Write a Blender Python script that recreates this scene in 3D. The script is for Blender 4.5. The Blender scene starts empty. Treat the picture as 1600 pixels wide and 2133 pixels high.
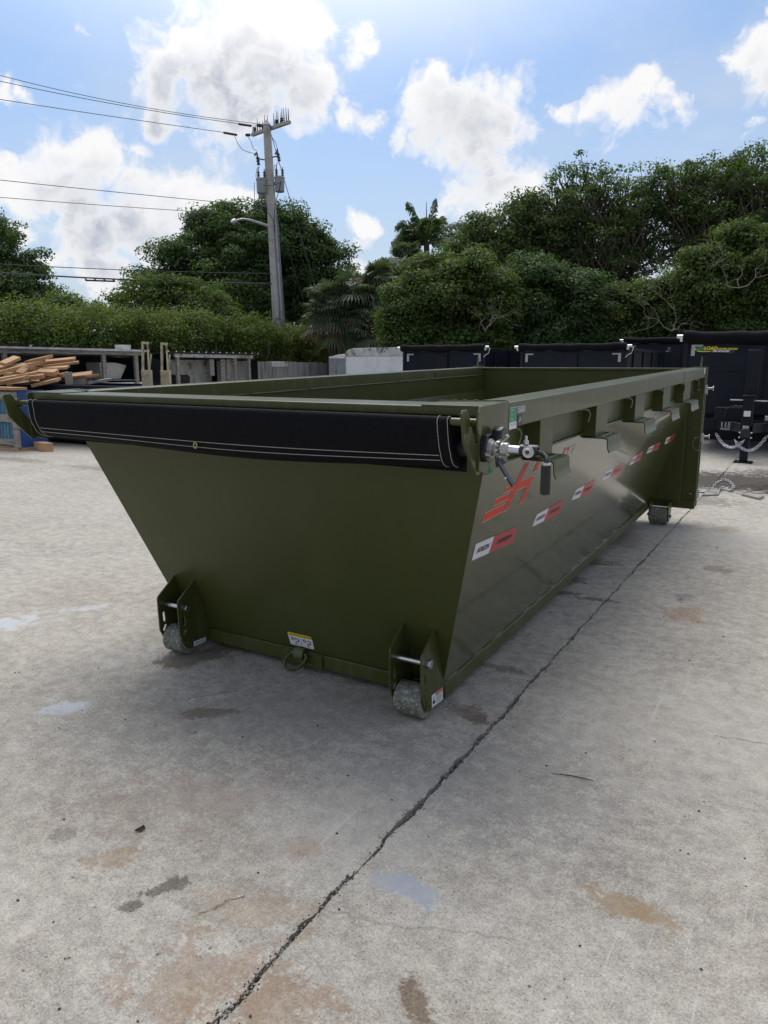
import bpy, bmesh, math, random
import numpy as np
from mathutils import Vector, Matrix
R_ = math.radians
SC = bpy.context.scene
COL = SC.collection
rnd = random.Random(7)

# ------------------------------------------------------------------ camera
CAM = Vector((2.14699, -2.27826, 1.53941))
c_r = Vector((0.86168, 0.50744, 0.00284)); c_u = Vector((-0.10192, 0.16759, 0.98058)); c_f = Vector((-0.49711, 0.84523, -0.19612))
cd = bpy.data.cameras.new('camera'); cam = bpy.data.objects.new('camera', cd); COL.objects.link(cam)
cam.matrix_world = Matrix(((c_r.x, c_u.x, -c_f.x, CAM.x), (c_r.y, c_u.y, -c_f.y, CAM.y), (c_r.z, c_u.z, -c_f.z, CAM.z), (0, 0, 0, 1)))
cd.sensor_fit = 'VERTICAL'; cd.sensor_height = 24.0; cd.lens = 24.0 * 1515.46 / 2133.0
cd.clip_start = 0.05; cd.clip_end = 3000
SC.camera = cam
FPX = 1515.46
def pdir(px, py):
    d = c_f * FPX + c_r * (px - 800) - c_u * (py - 1066.5)
    return d.normalized()
HF = Vector((c_f.x, c_f.y, 0)).normalized()
def at(px, py, d):
    """world point seen at photo pixel (px, py) standing d metres away along the ground"""
    v = pdir(px, py); return CAM + v * (d / v.dot(HF))
def aty(px, py, y):
    v = pdir(px, py); return CAM + v * ((y - CAM.y) / v.y)
def atx(px, py, x):
    v = pdir(px, py); return CAM + v * ((x - CAM.x) / v.x)

# ------------------------------------------------------------------ exposure, sun, sky
SC.view_settings.view_transform = 'Standard'
SC.view_settings.look = 'None'
SC.view_settings.exposure = 1.0
SC.view_settings.gamma = 1.0
SC.view_settings.use_curve_mapping = False
SC.render.film_transparent = False
SC.cycles.max_bounces = 6; SC.cycles.diffuse_bounces = 3; SC.cycles.glossy_bounces = 3; SC.cycles.transmission_bounces = 3
SC.cycles.transparent_max_bounces = 4
SUN_EL = 62.0; SUN_AZ = -38.0           # azimuth measured from +y towards +x
sdir = Vector((math.sin(R_(SUN_AZ)) * math.cos(R_(SUN_EL)), math.cos(R_(SUN_AZ)) * math.cos(R_(SUN_EL)), math.sin(R_(SUN_EL))))
sl = bpy.data.lights.new('sun', 'SUN'); sl.energy = 0.95; sl.angle = R_(45); sl.color = (1.0, 0.97, 0.92)
so = bpy.data.objects.new('sun', sl); COL.objects.link(so); so.location = (0, 0, 30)
so.rotation_euler = sdir.to_track_quat('Z', 'Y').to_euler()

world = bpy.data.worlds.new('World'); SC.world = world; world.use_nodes = True
wn = world.node_tree.nodes; wl = world.node_tree.links; wn.clear()

class NB:
    """small node-building helper"""
    def __init__(s, tree): s.t = tree; s.n = tree.nodes; s.l = tree.links
    def node(s, typ, **kw):
        n = s.n.new(typ)
        for k, v in kw.items(): setattr(n, k, v)
        return n
    def put(s, sock, v):
        if isinstance(v, bpy.types.NodeSocket): s.l.new(v, sock)
        elif v is not None: sock.default_value = v
    def math(s, op, a, b=None, c=None, clamp=False):
        n = s.node('ShaderNodeMath', operation=op); n.use_clamp = clamp
        for i, v in enumerate((a, b, c)):
            if v is not None: s.put(n.inputs[i], v)
        return n.outputs[0]
    def vmath(s, op, a, b=None, out=0, scale=None):
        n = s.node('ShaderNodeVectorMath', operation=op); s.put(n.inputs[0], a)
        if b is not None: s.put(n.inputs[1], b)
        if scale is not None: s.put(n.inputs['Scale'], scale)
        return n.outputs[out]
    def noise(s, vec, scale, detail=4, rough=0.5, dist=0.0, col=False):
        n = s.node('ShaderNodeTexNoise'); s.put(n.inputs['Vector'], vec)
        n.inputs['Scale'].default_value = scale; n.inputs['Detail'].default_value = detail
        n.inputs['Roughness'].default_value = rough; n.inputs['Distortion'].default_value = dist
        return n.outputs[1 if col else 0]
    def vor(s, vec, scale, feature='F1', out='Distance', rand=1.0):
        n = s.node('ShaderNodeTexVoronoi', feature=feature); s.put(n.inputs['Vector'], vec)
        n.inputs['Scale'].default_value = scale; n.inputs['Randomness'].default_value = rand
        return n.outputs[out]
    def step(s, v, lo, hi, a=0.0, b=1.0, smooth=True):
        n = s.node('ShaderNodeMapRange', interpolation_type='SMOOTHSTEP' if smooth else 'LINEAR')
        s.put(n.inputs[0], v); s.put(n.inputs[1], lo); s.put(n.inputs[2], hi); s.put(n.inputs[3], a); s.put(n.inputs[4], b)
        return n.outputs[0]
    def mix(s, f, a, b, mode='MIX'):
        n = s.node('ShaderNodeMix', data_type='RGBA', blend_type=mode)
        s.put(n.inputs[0], f); s.put(n.inputs[6], c4(a)); s.put(n.inputs[7], c4(b)); return n.outputs[2]
    def ramp(s, v, stops):
        n = s.node('ShaderNodeValToRGB'); s.put(n.inputs[0], v); e = n.color_ramp.elements
        while len(e) < len(stops): e.new(0.5)
        for i, (p, c) in enumerate(stops): e[i].position = p; e[i].color = c4(c)
        return n.outputs[0]
def c4(c):
    if isinstance(c, bpy.types.NodeSocket) or c is None: return c
    return (c[0], c[1], c[2], 1.0) if len(c) == 3 else c

# cloud density as a function of direction
g = bpy.data.node_groups.new('cloud_density', 'ShaderNodeTree')
g.interface.new_socket('Vector', in_out='INPUT', socket_type='NodeSocketVector')
g.interface.new_socket('Density', in_out='OUTPUT', socket_type='NodeSocketFloat')
g.interface.new_socket('Mass', in_out='OUTPUT', socket_type='NodeSocketFloat')
B = NB(g); gi = B.node('NodeGroupInput'); go = B.node('NodeGroupOutput')
dv = B.vmath('NORMALIZE', gi.outputs[0])
wn1 = B.noise(dv, 7.0, 3, 0.5, col=True)
warp = B.vmath('SCALE', B.vmath('SUBTRACT', wn1, (0.5, 0.5, 0.5)), scale=0.11)
wn2 = B.noise(dv, 24.0, 4, 0.6, col=True)
warp = B.vmath('ADD', warp, B.vmath('SCALE', B.vmath('SUBTRACT', wn2, (0.5, 0.5, 0.5)), scale=0.045))
dw = B.vmath('ADD', dv, warp)
# cloud masses (azimuth/elevation given through the direction they stand in): photo px, py, radius in px
BL = [(330, 130, 80), (410, 120, 120), (500, 90, 120), (560, 150, 130), (610, 170, 95), (450, 190, 130), (610, 30, 90), (520, 20, 95), (350, 200, 90), (330, 250, 60), (550, 240, 60),
      (728, 60, 48), (715, 85, 32), (660, 145, 45),
      (730, 235, 60), (780, 260, 50), (845, 275, 40), (950, 215, 110), (1010, 235, 120), (1060, 240, 75), (930, 170, 60), (1175, 245, 32), (1000, 290, 70),
      (1020, 380, 85), (970, 400, 60), (1080, 400, 70), (1030, 345, 45),
      (1270, 265, 62), (1330, 220, 62), (1385, 215, 48), (1230, 250, 30), (1420, 205, 30),
      (1550, 110, 60), (1610, 120, 80), (1500, 115, 30), (1590, 165, 50), (1700, 90, 90),
      (150, 310, 62), (200, 350, 95), (270, 370, 80), (120, 390, 80), (180, 440, 110), (280, 450, 110), (380, 430, 90), (470, 440, 75), (60, 400, 55), (330, 500, 90), (220, 510, 90), (420, 510, 80), (300, 330, 45),
      (740, 470, 34), (738, 505, 28), (170, 97, 18), (30, 190, 40), (70, 185, 30), (620, 600, 50), (740, 560, 40), (110, 560, 60), (230, 590, 70), (30, 480, 40), (1395, 155, 26), (1575, 250, 26), (1590, 20, 20)]
acc = None; mass = None
for (px, py, rp) in BL:
    v = pdir(px, py); rr = rp / FPX * 1.30 * v.dot(c_f)
    dist = B.vmath('DISTANCE', dw, tuple(v), out=1)
    m = B.math('MULTIPLY_ADD', dist, -1.0 / rr, 1.0)
    acc = m if acc is None else B.math('SMOOTH_MAX', acc, m, 0.18)
    m2 = B.math('MULTIPLY_ADD', B.vmath('DISTANCE', dw, tuple(v - Vector((0.012, 0.0, 0.030))), out=1), -1.0 / rr, 1.0)
    mm = B.math('MULTIPLY', B.math('MAXIMUM', m2, 0.0), min(1.3, rp / 90.0)); mass = mm if mass is None else B.math('ADD', mass, mm)
acc = B.math('MAXIMUM', acc, -0.6)
# the rest of the sky: scattered cumulus, cover raised to whiten the ambient light
elev = B.node('ShaderNodeSeparateXYZ'); B.l.new(dv, elev.inputs[0])
flat = B.vmath('MULTIPLY', dv, (1, 1, 1.7))
gen = B.math('MULTIPLY_ADD', B.noise(flat, 3.2, 3, 0.5), 4.2, -1.75)
away = B.step(B.vmath('DOT_PRODUCT', dv, tuple(pdir(800, 430)), out=1), 0.66, 0.82, 1.0, 0.0)
gen = B.math('MULTIPLY_ADD', B.math('SUBTRACT', gen, -0.6), away, -0.6)
acc = B.math('MAXIMUM', acc, gen); mass = B.math('ADD', mass, B.math('MULTIPLY', B.math('MAXIMUM', gen, 0.0), 1.6))
bil = B.node('ShaderNodeTexVoronoi', feature='F1'); B.l.new(dw, bil.inputs['Vector']); bil.inputs['Scale'].default_value = 17.0; bil.inputs['Detail'].default_value = 3.0; bil.inputs['Roughness'].default_value = 0.6
bl = bil.outputs['Distance']
f1 = B.noise(dw, 11.0, 7, 0.62, 0.3)
k = B.math('ADD', B.math('MULTIPLY', acc, 1.25), B.math('MULTIPLY_ADD', f1, 1.5, -0.98))
k = B.math('ADD', k, B.math('MULTIPLY_ADD', bl, -0.70, 0.80))
B.l.new(k, go.inputs[0]); B.l.new(mass, go.inputs[1])

B = NB(world.node_tree)
tc = B.node('ShaderNodeTexCoord').outputs['Generated']
sky = B.node('ShaderNodeTexSky', sky_type='NISHITA'); sky.sun_disc = False
sky.sun_elevation = R_(SUN_EL); sky.sun_rotation = R_(SUN_AZ); sky.altitude = 0; sky.air_density = 1.0; sky.dust_density = 2.0; sky.ozone_density = 1.5
dirn = B.vmath('NORMALIZE', tc)
sp = B.node('ShaderNodeSeparateXYZ'); B.l.new(dirn, sp.inputs[0])
def cloudgrp(vec):
    n = B.node('ShaderNodeGroup'); n.node_tree = g; B.l.new(vec, n.inputs[0]); return n.outputs
D1g = cloudgrp(dirn); D0 = D1g[0]; D1 = D1g[1]
cov = B.step(D0, -0.08, 0.62)
up = B.step(sp.outputs[2], 0.03, 0.15)
cov = B.math('MULTIPLY', cov, B.step(sp.outputs[2], -0.01, 0.06))
thick = B.math('MULTIPLY', B.step(B.math('MULTIPLY_ADD', D1g[0], 0.9, D1), 0.9, 4.3, smooth=False), B.step(D0, 0.05, 1.1))
ccol = B.mix(thick, (4.8, 4.8, 4.85), (2.0, 2.25, 2.75))
# thin high veil that whitens the sky towards the horizon
veiln = B.noise(B.vmath('MULTIPLY', dirn, (1.0, 1.0, 2.0)), 2.6, 5, 0.6)
veil = B.math('MULTIPLY_ADD', B.step(sp.outputs[2], -0.1, 0.50, 1.0, 0.0), 0.95, B.math('MULTIPLY', B.step(veiln, 0.40, 0.66), 0.35), clamp=True)
base = B.mix(1.0, sky.outputs[0], (0.46, 0.60, 0.74), mode='MULTIPLY')
base = B.mix(veil, base, (3.15, 3.5, 3.95))
fin = B.mix(cov, base, ccol)
# glare of the veiled sun high above the frame
fin = B.mix(B.step(B.vmath('DOT_PRODUCT', dirn, tuple(sdir), out=1), 0.70, 1.0, 0.0, 0.9), fin, (12.0, 11.6, 11.0))
bg = B.node('ShaderNodeBackground'); B.l.new(fin, bg.inputs[0]); bg.inputs[1].default_value = 0.1
wo = B.node('ShaderNodeOutputWorld'); B.l.new(bg.outputs[0], wo.inputs[0])
world.cycles.sampling_method = 'MANUAL'; world.cycles.sample_map_resolution = 512

# ------------------------------------------------------------------ mesh helpers
class MB:
    def __init__(s): s.v = []; s.f = []
    def add(s, vs, fs):
        o = len(s.v); s.v += [tuple(p) for p in vs]; s.f += [tuple(i + o for i in f) for f in fs]; return s
    def box(s, x0, x1, y0, y1, z0, z1):
        return s.add([(x0, y0, z0), (x1, y0, z0), (x1, y1, z0), (x0, y1, z0), (x0, y0, z1), (x1, y0, z1), (x1, y1, z1), (x0, y1, z1)],
                     [(0, 3, 2, 1), (4, 5, 6, 7), (0, 1, 5, 4), (1, 2, 6, 5), (2, 3, 7, 6), (3, 0, 4, 7)])
    def obox(s, c, ux, uy, uz):
        """box centred at c with half-axis vectors"""
        c = Vector(c); ux = Vector(ux); uy = Vector(uy); uz = Vector(uz)
        vs = [c + a * ux + b * uy + d * uz for d in (-1, 1) for (a, b) in ((-1, -1), (1, -1), (1, 1), (-1, 1))]
        return s.add(vs, [(0, 3, 2, 1), (4, 5, 6, 7), (0, 1, 5, 4), (1, 2, 6, 5), (2, 3, 7, 6), (3, 0, 4, 7)])
    def beam(s, a, b, w, h, up=(0, 0, 1)):
        a = Vector(a); b = Vector(b); d = (b - a); L = d.length; d.normalize(); upv = Vector(up)
        sd = d.cross(upv)
        if sd.length < 1e-4: sd = Vector((1, 0, 0))
        sd.normalize(); u = sd.cross(d)
        return s.obox((a + b) / 2, d * (L / 2), sd * (w / 2), u * (h / 2))
    def prism(s, poly, axis, a0, a1):
        """poly of 2d points; axis 0: (y,z) 1: (x,z) 2: (x,y)"""
        n = len(poly)
        def P(p, a): return ((a, p[0], p[1]), (p[0], a, p[1]), (p[0], p[1], a))[axis]
        vs = [P(p, a0) for p in poly] + [P(p, a1) for p in poly]
        fs = [tuple(range(n))[::-1], tuple(range(n, 2 * n))] + [(i, (i + 1) % n, n + (i + 1) % n, n + i) for i in range(n)]
        return s.add(vs, fs)
    def slab(s, pts, off):
        """thick plate: 3d polygon and offset vector"""
        n = len(pts); o = Vector(off); vs = [Vector(p) for p in pts] + [Vector(p) + o for p in pts]
        return s.add(vs, [tuple(range(n))[::-1], tuple(range(n, 2 * n))] + [(i, (i + 1) % n, n + (i + 1) % n, n + i) for i in range(n)])
    def cyl(s, a, b, r, r2=None, n=20, caps=True):
        r2 = r if r2 is None else r2; a = Vector(a); b = Vector(b); d = (b - a).normalized()
        t = Vector((0, 0, 1)) if abs(d.z) < 0.9 else Vector((1, 0, 0)); x = d.cross(t).normalized(); y = d.cross(x)
        vs = []
        for (c, q) in ((a, r), (b, r2)):
            for i in range(n):
                th = 2 * math.pi * i / n; vs.append(c + x * (q * math.cos(th)) + y * (q * math.sin(th)))
        fs = [(i, (i + 1) % n, n + (i + 1) % n, n + i) for i in range(n)]
        if caps: fs += [tuple(range(n))[::-1], tuple(range(n, 2 * n))]
        return s.add(vs, fs)
    def tube(s, path, r, n=8, closed=False):
        P = [Vector(p) for p in path]; m = len(P); vs = []; prev = None
        rs = r if isinstance(r, (list, tuple)) else [r] * m
        for i in range(m):
            if closed: d = P[(i + 1) % m] - P[i - 1]
            else: d = P[min(i + 1, m - 1)] - P[max(i - 1, 0)]
            d.normalize()
            if prev is None:
                t = Vector((0, 0, 1)) if abs(d.z) < 0.9 else Vector((1, 0, 0)); x = d.cross(t).normalized()
            else:
                x = prev - d * prev.dot(d); x.normalize()
            prev = x; y = d.cross(x)
            for j in range(n):
                th = 2 * math.pi * j / n; vs.append(P[i] + x * (rs[i] * math.cos(th)) + y * (rs[i] * math.sin(th)))
        fs = []
        for i in range(m if closed else m - 1):
            k0 = i * n; k1 = ((i + 1) % m) * n
            for j in range(n): fs.append((k0 + j, k0 + (j + 1) % n, k1 + (j + 1) % n, k1 + j))
        if not closed: fs += [tuple(range(n))[::-1], tuple(range((m - 1) * n, m * n))]
        return s.add(vs, fs)
    def lathe(s, prof, c=(0, 0, 0), axis=(0, 0, 1), n=24):
        """prof: (r, h) pairs"""
        c = Vector(c); d = Vector(axis).normalized(); t = Vector((0, 0, 1)) if abs(d.z) < 0.9 else Vector((1, 0, 0))
        x = d.cross(t).normalized(); y = d.cross(x); vs = []
        for (r, h) in prof:
            for i in range(n):
                th = 2 * math.pi * i / n; vs.append(c + d * h + x * (r * math.cos(th)) + y * (r * math.sin(th)))
        fs = []
        for k in range(len(prof) - 1):
            for i in range(n): fs.append((k * n + i, k * n + (i + 1) % n, (k + 1) * n + (i + 1) % n, (k + 1) * n + i))
        fs += [tuple(range(n))[::-1], tuple(range((len(prof) - 1) * n, len(prof) * n))]
        return s.add(vs, fs)
    def build(s, name, m, parent=None, xf=None, origin=None, bevel=0.0, seg=2, smooth=True, fix=True):
        vs = s.v if xf is None else [xf(p) for p in s.v]
        if origin is not None: vs = [(p[0] - origin[0], p[1] - origin[1], p[2] - origin[2]) for p in vs]
        me = bpy.data.meshes.new(name); me.from_pydata(vs, [], s.f)
        if fix and len(s.f) < 60000:
            b = bmesh.new(); b.from_mesh(me); bmesh.ops.recalc_face_normals(b, faces=b.faces); b.to_mesh(me); b.free()
        me.materials.append(m)
        if smooth:
            me.polygons.foreach_set('use_smooth', [True] * len(me.polygons)); me.set_sharp_from_angle(angle=R_(35))
        o = bpy.data.objects.new(name, me); COL.objects.link(o)
        if origin is not None: o.location = origin
        if parent: o.parent = parent
        if bevel:
            q = o.modifiers.new('bevel', 'BEVEL'); q.width = bevel; q.segments = seg; q.limit_method = 'ANGLE'; q.angle_limit = R_(40)
        return o

def tag(o, label=None, cat=None, group=None, kind=None):
    if label: o['label'] = label
    if cat: o['category'] = cat
    if group: o['group'] = group
    if kind: o['kind'] = kind
    return o
def thing(name, label, cat, loc=(0, 0, 0), rot=(0, 0, 0), group=None):
    o = bpy.data.objects.new(name, None); COL.objects.link(o); o.location = loc; o.rotation_euler = rot
    o.empty_display_size = 0.2
    return tag(o, label, cat, group)
def copy_tree(o, parent=None):
    c = o.copy(); COL.objects.link(c); c.parent = parent
    for ch in list(o.children): copy_tree(ch, c)
    return c
def text_mesh(txt, size, shear=0.0, depth=0.0, bold=0.0, spacing=1.0, align='CENTER'):
    cu = bpy.data.curves.new('lettering', 'FONT'); cu.body = txt; cu.size = size; cu.shear = shear; cu.extrude = depth; cu.offset = bold
    cu.space_character = spacing; cu.align_x = align; cu.align_y = 'CENTER'; cu.resolution_u = 3
    o = bpy.data.objects.new('lettering', cu); COL.objects.link(o)
    dg = bpy.context.evaluated_depsgraph_get(); me = o.evaluated_get(dg).to_mesh()
    vs = [tuple(v.co) for v in me.vertices]; fs = [tuple(p.vertices) for p in me.polygons]
    bpy.data.objects.remove(o); bpy.data.curves.remove(cu)
    return vs, fs
def text_on(name, txt, m, parent, c, ux, uy, size, xf=None, **kw):
    """flat lettering centred at c, baseline along ux, letter tops along uy (unit vectors)"""
    vs, fs = text_mesh(txt, size, **kw); c = Vector(c); ux = Vector(ux); uy = Vector(uy)
    mb = MB(); mb.add([c + ux * v[0] + uy * v[1] for v in vs], fs)
    return mb.build(name, m, parent, xf=xf, smooth=False, fix=False)

# ------------------------------------------------------------------ materials
def mat(name, col, rough=0.5, metal=0.0, spec=0.5, var=0.0, vscale=8.0, bump=0.0, bscale=60.0, coat=0.0, dirt=None, dscale=3.0, damt=0.5, wave=0.0, wscale=1.0, stretch=None):
    m = bpy.data.materials.new(name); m.use_nodes = True; B = NB(m.node_tree)
    p = m.node_tree.nodes['Principled BSDF']
    geo = B.node('ShaderNodeTexCoord').outputs['Object']
    if stretch: geo = B.vmath('MULTIPLY', geo, stretch)
    c = c4(col)
    if var:
        n = B.noise(geo, vscale, 5, 0.6)
        c = B.mix(B.step(n, 0.25, 0.75, smooth=False), tuple(x * (1 - var) for x in col[:3]), tuple(min(1, x * (1 + var)) for x in col[:3]))
    if dirt is not None:
        n2 = B.noise(geo, dscale, 7, 0.65, 0.3)
        c = B.mix(B.math('MULTIPLY', B.step(n2, 0.48, 0.7), damt), c, dirt)
    B.put(p.inputs['Base Color'], c)
    p.inputs['Roughness'].default_value = rough; p.inputs['Metallic'].default_value = metal; p.inputs['Specular IOR Level'].default_value = spec
    if coat: p.inputs['Coat Weight'].default_value = coat; p.inputs['Coat Roughness'].default_value = 0.06
    nrm = None
    if wave:
        b0 = B.node('ShaderNodeBump'); b0.inputs['Strength'].default_value = 1.0; b0.inputs['Distance'].default_value = wave
        B.put(b0.inputs['Height'], B.noise(geo, wscale, 1, 0.4)); nrm = b0.outputs[0]
    if bump:
        b1 = B.node('ShaderNodeBump'); b1.inputs['Strength'].default_value = 0.6; b1.inputs['Distance'].default_value = bump
        B.put(b1.inputs['Height'], B.noise(geo, bscale, 5, 0.6))
        if nrm: B.l.new(nrm, b1.inputs['Normal'])
        nrm = b1.outputs[0]
    if nrm: B.l.new(nrm, p.inputs['Normal'])
    return m
OLIVE = (0.048, 0.056, 0.0135)
M = {}
M['olive'] = mat('olive_paint', OLIVE, 0.38, spec=0.28, coat=0.10, var=0.06, vscale=2.5, dirt=(0.10, 0.10, 0.05), dscale=2.2, damt=0.18, wave=0.010, wscale=1.3, bump=0.0004, bscale=240)
M['olive_side'] = mat('olive_side_paint', OLIVE, 0.20, spec=0.35, coat=0.55, var=0.05, vscale=2.0, wave=0.012, wscale=0.9, dirt=(0.12, 0.12, 0.075), dscale=1.4, damt=0.15)
M['olive_top'] = mat('olive_rail_paint', OLIVE, 0.32, spec=0.35, coat=0.18, var=0.08, vscale=5, wave=0.002, wscale=4, dirt=(0.14, 0.14, 0.09), dscale=9, damt=0.3, stretch=(1, 1, 0.25))
M['tarp'] = mat('black_mesh_tarp', (0.0055, 0.0058, 0.0075), 0.8, spec=0.12, var=0.3, vscale=40, bump=0.0012, bscale=500, wave=0.01, wscale=6)
M['thread'] = mat('white_thread', (0.42, 0.40, 0.36), 0.8)
M['zinc'] = mat('zinc_steel', (0.55, 0.57, 0.60), 0.28, metal=1.0, var=0.15, vscale=60)
M['castsilver'] = mat('cast_aluminium', (0.42, 0.42, 0.41), 0.45, metal=0.8, var=0.2, vscale=80)
M['blackpl'] = mat('black_plastic', (0.008, 0.008, 0.010), 0.28, spec=0.5)
M['blackst'] = mat('black_steel', (0.012, 0.012, 0.015), 0.4, spec=0.5, var=0.2, vscale=20)
M['brass'] = mat('rusty_bolt', (0.12, 0.06, 0.03), 0.6, metal=0.5)
M['roller'] = mat('worn_galvanised_roller', (0.125, 0.135, 0.105), 0.7, metal=0.05, var=0.5, vscale=45, dirt=(0.42, 0.42, 0.37), dscale=60, damt=0.85, bump=0.001, bscale=120)
M['redprint'] = mat('red_print', (0.62, 0.045, 0.03), 0.45, spec=0.25, var=0.1, vscale=4)
M['pinkred'] = mat('red_reflective_tape', (0.42, 0.035, 0.05), 0.3, spec=0.5)
M['whiteprint'] = mat('white_print', (0.62, 0.63, 0.66), 0.35)
M['cream'] = mat('cream_outline_print', (0.66, 0.58, 0.45), 0.4)
M['blackprint'] = mat('black_print', (0.012, 0.012, 0.015), 0.4)
M['greyprint'] = mat('grey_print', (0.25, 0.25, 0.27), 0.4)
M['greenprint'] = mat('green_label_print', (0.005, 0.21, 0.09), 0.35)
M['yellowprint'] = mat('yellow_print', (0.66, 0.52, 0.03), 0.35)
M['orangeprint'] = mat('orange_print', (0.55, 0.09, 0.02), 0.35)
M['greencap'] = mat('green_plastic', (0.0, 0.25, 0.10), 0.4)

# ------------------------------------------------------------------ ground
def concrete():
    m = bpy.data.materials.new('weathered_concrete'); m.use_nodes = True; B = NB(m.node_tree); p = m.node_tree.nodes['Principled BSDF']
    pos = B.node('ShaderNodeNewGeometry').outputs['Position']
    big = B.noise(pos, 0.55, 4, 0.55, 0.4); mid = B.noise(pos, 2.6, 6, 0.62, 0.5); fine = B.noise(pos, 120, 3, 0.7); grit = B.noise(pos, 260, 2, 0.6)
    c = B.mix(B.step(big, 0.38, 0.62, smooth=False), (0.350, 0.308, 0.248), (0.465, 0.425, 0.362))
    c = B.mix(B.math('MULTIPLY', B.step(mid, 0.42, 0.62), 0.72), c, (0.50, 0.465, 0.41))
    warm = B.noise(B.vmath('ADD', pos, (17.0, 5.0, 0.0)), 1.1, 5, 0.6, 0.6)
    c = B.mix(B.math('MULTIPLY', B.step(warm, 0.50, 0.62), 0.6), c, (0.30, 0.25, 0.19))
    dk = B.noise(B.vmath('ADD', pos, (3.0, 31.0, 0.0)), 1.7, 6, 0.65, 0.8)
    c = B.mix(B.math('MULTIPLY', B.step(dk, 0.49, 0.63), 0.48), c, (0.21, 0.198, 0.18))
    # swept, brushed streaks along the yard
    st = B.noise(B.vmath('MULTIPLY', pos, (1.1, 7.0, 1.0)), 1.6, 6, 0.7, 0.3)
    far = B.step(B.vmath('DISTANCE', pos, tuple(CAM), out=1), 4.5, 9.0, 0.15, 0.55)
    c = B.mix(B.math('MULTIPLY', B.step(st, 0.48, 0.64), far), c, (0.50, 0.485, 0.455))
    c = B.mix(B.math('MULTIPLY', B.step(B.noise(B.vmath('MULTIPLY', pos, (0.8, 5.0, 1.0)), 3.1, 5, 0.7), 0.56, 0.72), far), c, (0.24, 0.23, 0.21))
    # speckle of exposed sand and stone
    vcell = B.node('ShaderNodeTexVoronoi', feature='F1'); B.l.new(pos, vcell.inputs['Vector']); vcell.inputs['Scale'].default_value = 230.0
    sx_ = B.node('ShaderNodeSeparateColor'); B.l.new(vcell.outputs['Color'], sx_.inputs[0]); sv = sx_.outputs[0]
    c = B.mix(B.step(sv, 0.0, 1.0, 0.0, 1.0, smooth=False), B.mix(0.30, c, (0.10, 0.09, 0.08)), B.mix(0.30, c, (0.72, 0.69, 0.63)))
    c = B.mix(B.step(B.noise(pos, 55, 5, 0.75), 0.42, 0.60, 0.0, 1.0, smooth=False), B.mix(0.16, c, (0.07, 0.065, 0.06)), B.mix(0.14, c, (0.66, 0.63, 0.58)))
    c = B.mix(B.step(fine, 0.36, 0.64, 0.0, 1.0, smooth=False), B.mix(0.20, c, (0.07, 0.065, 0.06)), B.mix(0.18, c, (0.66, 0.63, 0.58)))
    c = B.mix(B.step(grit, 0.57, 0.66, 0.0, 0.7), c, (0.60, 0.58, 0.54))
    c = B.mix(B.step(B.noise(pos, 150, 2, 0.6), 0.585, 0.68, 0.0, 0.75), c, (0.10, 0.09, 0.08))
    vd = B.vor(pos, 13.0); vn = B.noise(pos, 5.0, 3)
    pit = B.math('MULTIPLY', B.step(vd, 0.03, 0.075, 1.0, 0.0), B.step(vn, 0.46, 0.6))
    c = B.mix(B.math('MULTIPLY', pit, 0.8), c, (0.05, 0.045, 0.04))
    vd2 = B.vor(pos, 34.0); pit2 = B.math('MULTIPLY', B.step(vd2, 0.06, 0.15, 1.0, 0.0), B.step(B.noise(pos, 2.2, 4), 0.44, 0.60))
    c = B.mix(B.math('MULTIPLY', pit2, 0.75), c, (0.06, 0.052, 0.045))
    vd3 = B.vor(B.vmath('ADD', pos, (1.3, 2.1, 0.0)), 42.0); c = B.mix(B.math('MULTIPLY', B.step(vd3, 0.06, 0.14, 1.0, 0.0), B.step(B.noise(pos, 3.1, 4), 0.42, 0.58, 0.2, 0.8)), c, (0.66, 0.63, 0.57))
    bl_ = B.noise(B.vmath('ADD', pos, (7.0, 2.0, 0.0)), 14.0, 6, 0.72)
    c = B.mix(B.step(bl_, 0.40, 0.62, 0.0, 1.0, smooth=False), B.mix(0.26, c, (0.12, 0.11, 0.095)), B.mix(0.20, c, (0.60, 0.57, 0.51)))
    # scratches
    for (ax, sc_, rot) in (((40.0, 1.2, 1.0), 1.6, 0.5), ((40.0, 1.0, 1.0), 1.3, -0.9)):
        mp = B.node('ShaderNodeMapping'); B.l.new(pos, mp.inputs[0]); mp.inputs['Rotation'].default_value = (0, 0, rot); mp.inputs['Scale'].default_value = ax
        s_ = B.noise(mp.outputs[0], sc_, 3, 0.5, 0.1)
        c = B.mix(B.math('MULTIPLY', B.step(s_, 0.66, 0.72), B.step(B.noise(pos, 1.4, 2), 0.46, 0.62, 0.0, 0.35)), c, (0.58, 0.57, 0.54))
    # stains lying on the slabs: x, y, rx, ry, angle, colour, strength, raggedness
    BR = (0.115, 0.075, 0.042); DK = (0.075, 0.065, 0.052); TAN = (0.27, 0.19, 0.11); RU = (0.30, 0.15, 0.08); BL = (0.30, 0.335, 0.385); WB = (0.50, 0.54, 0.60)
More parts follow.
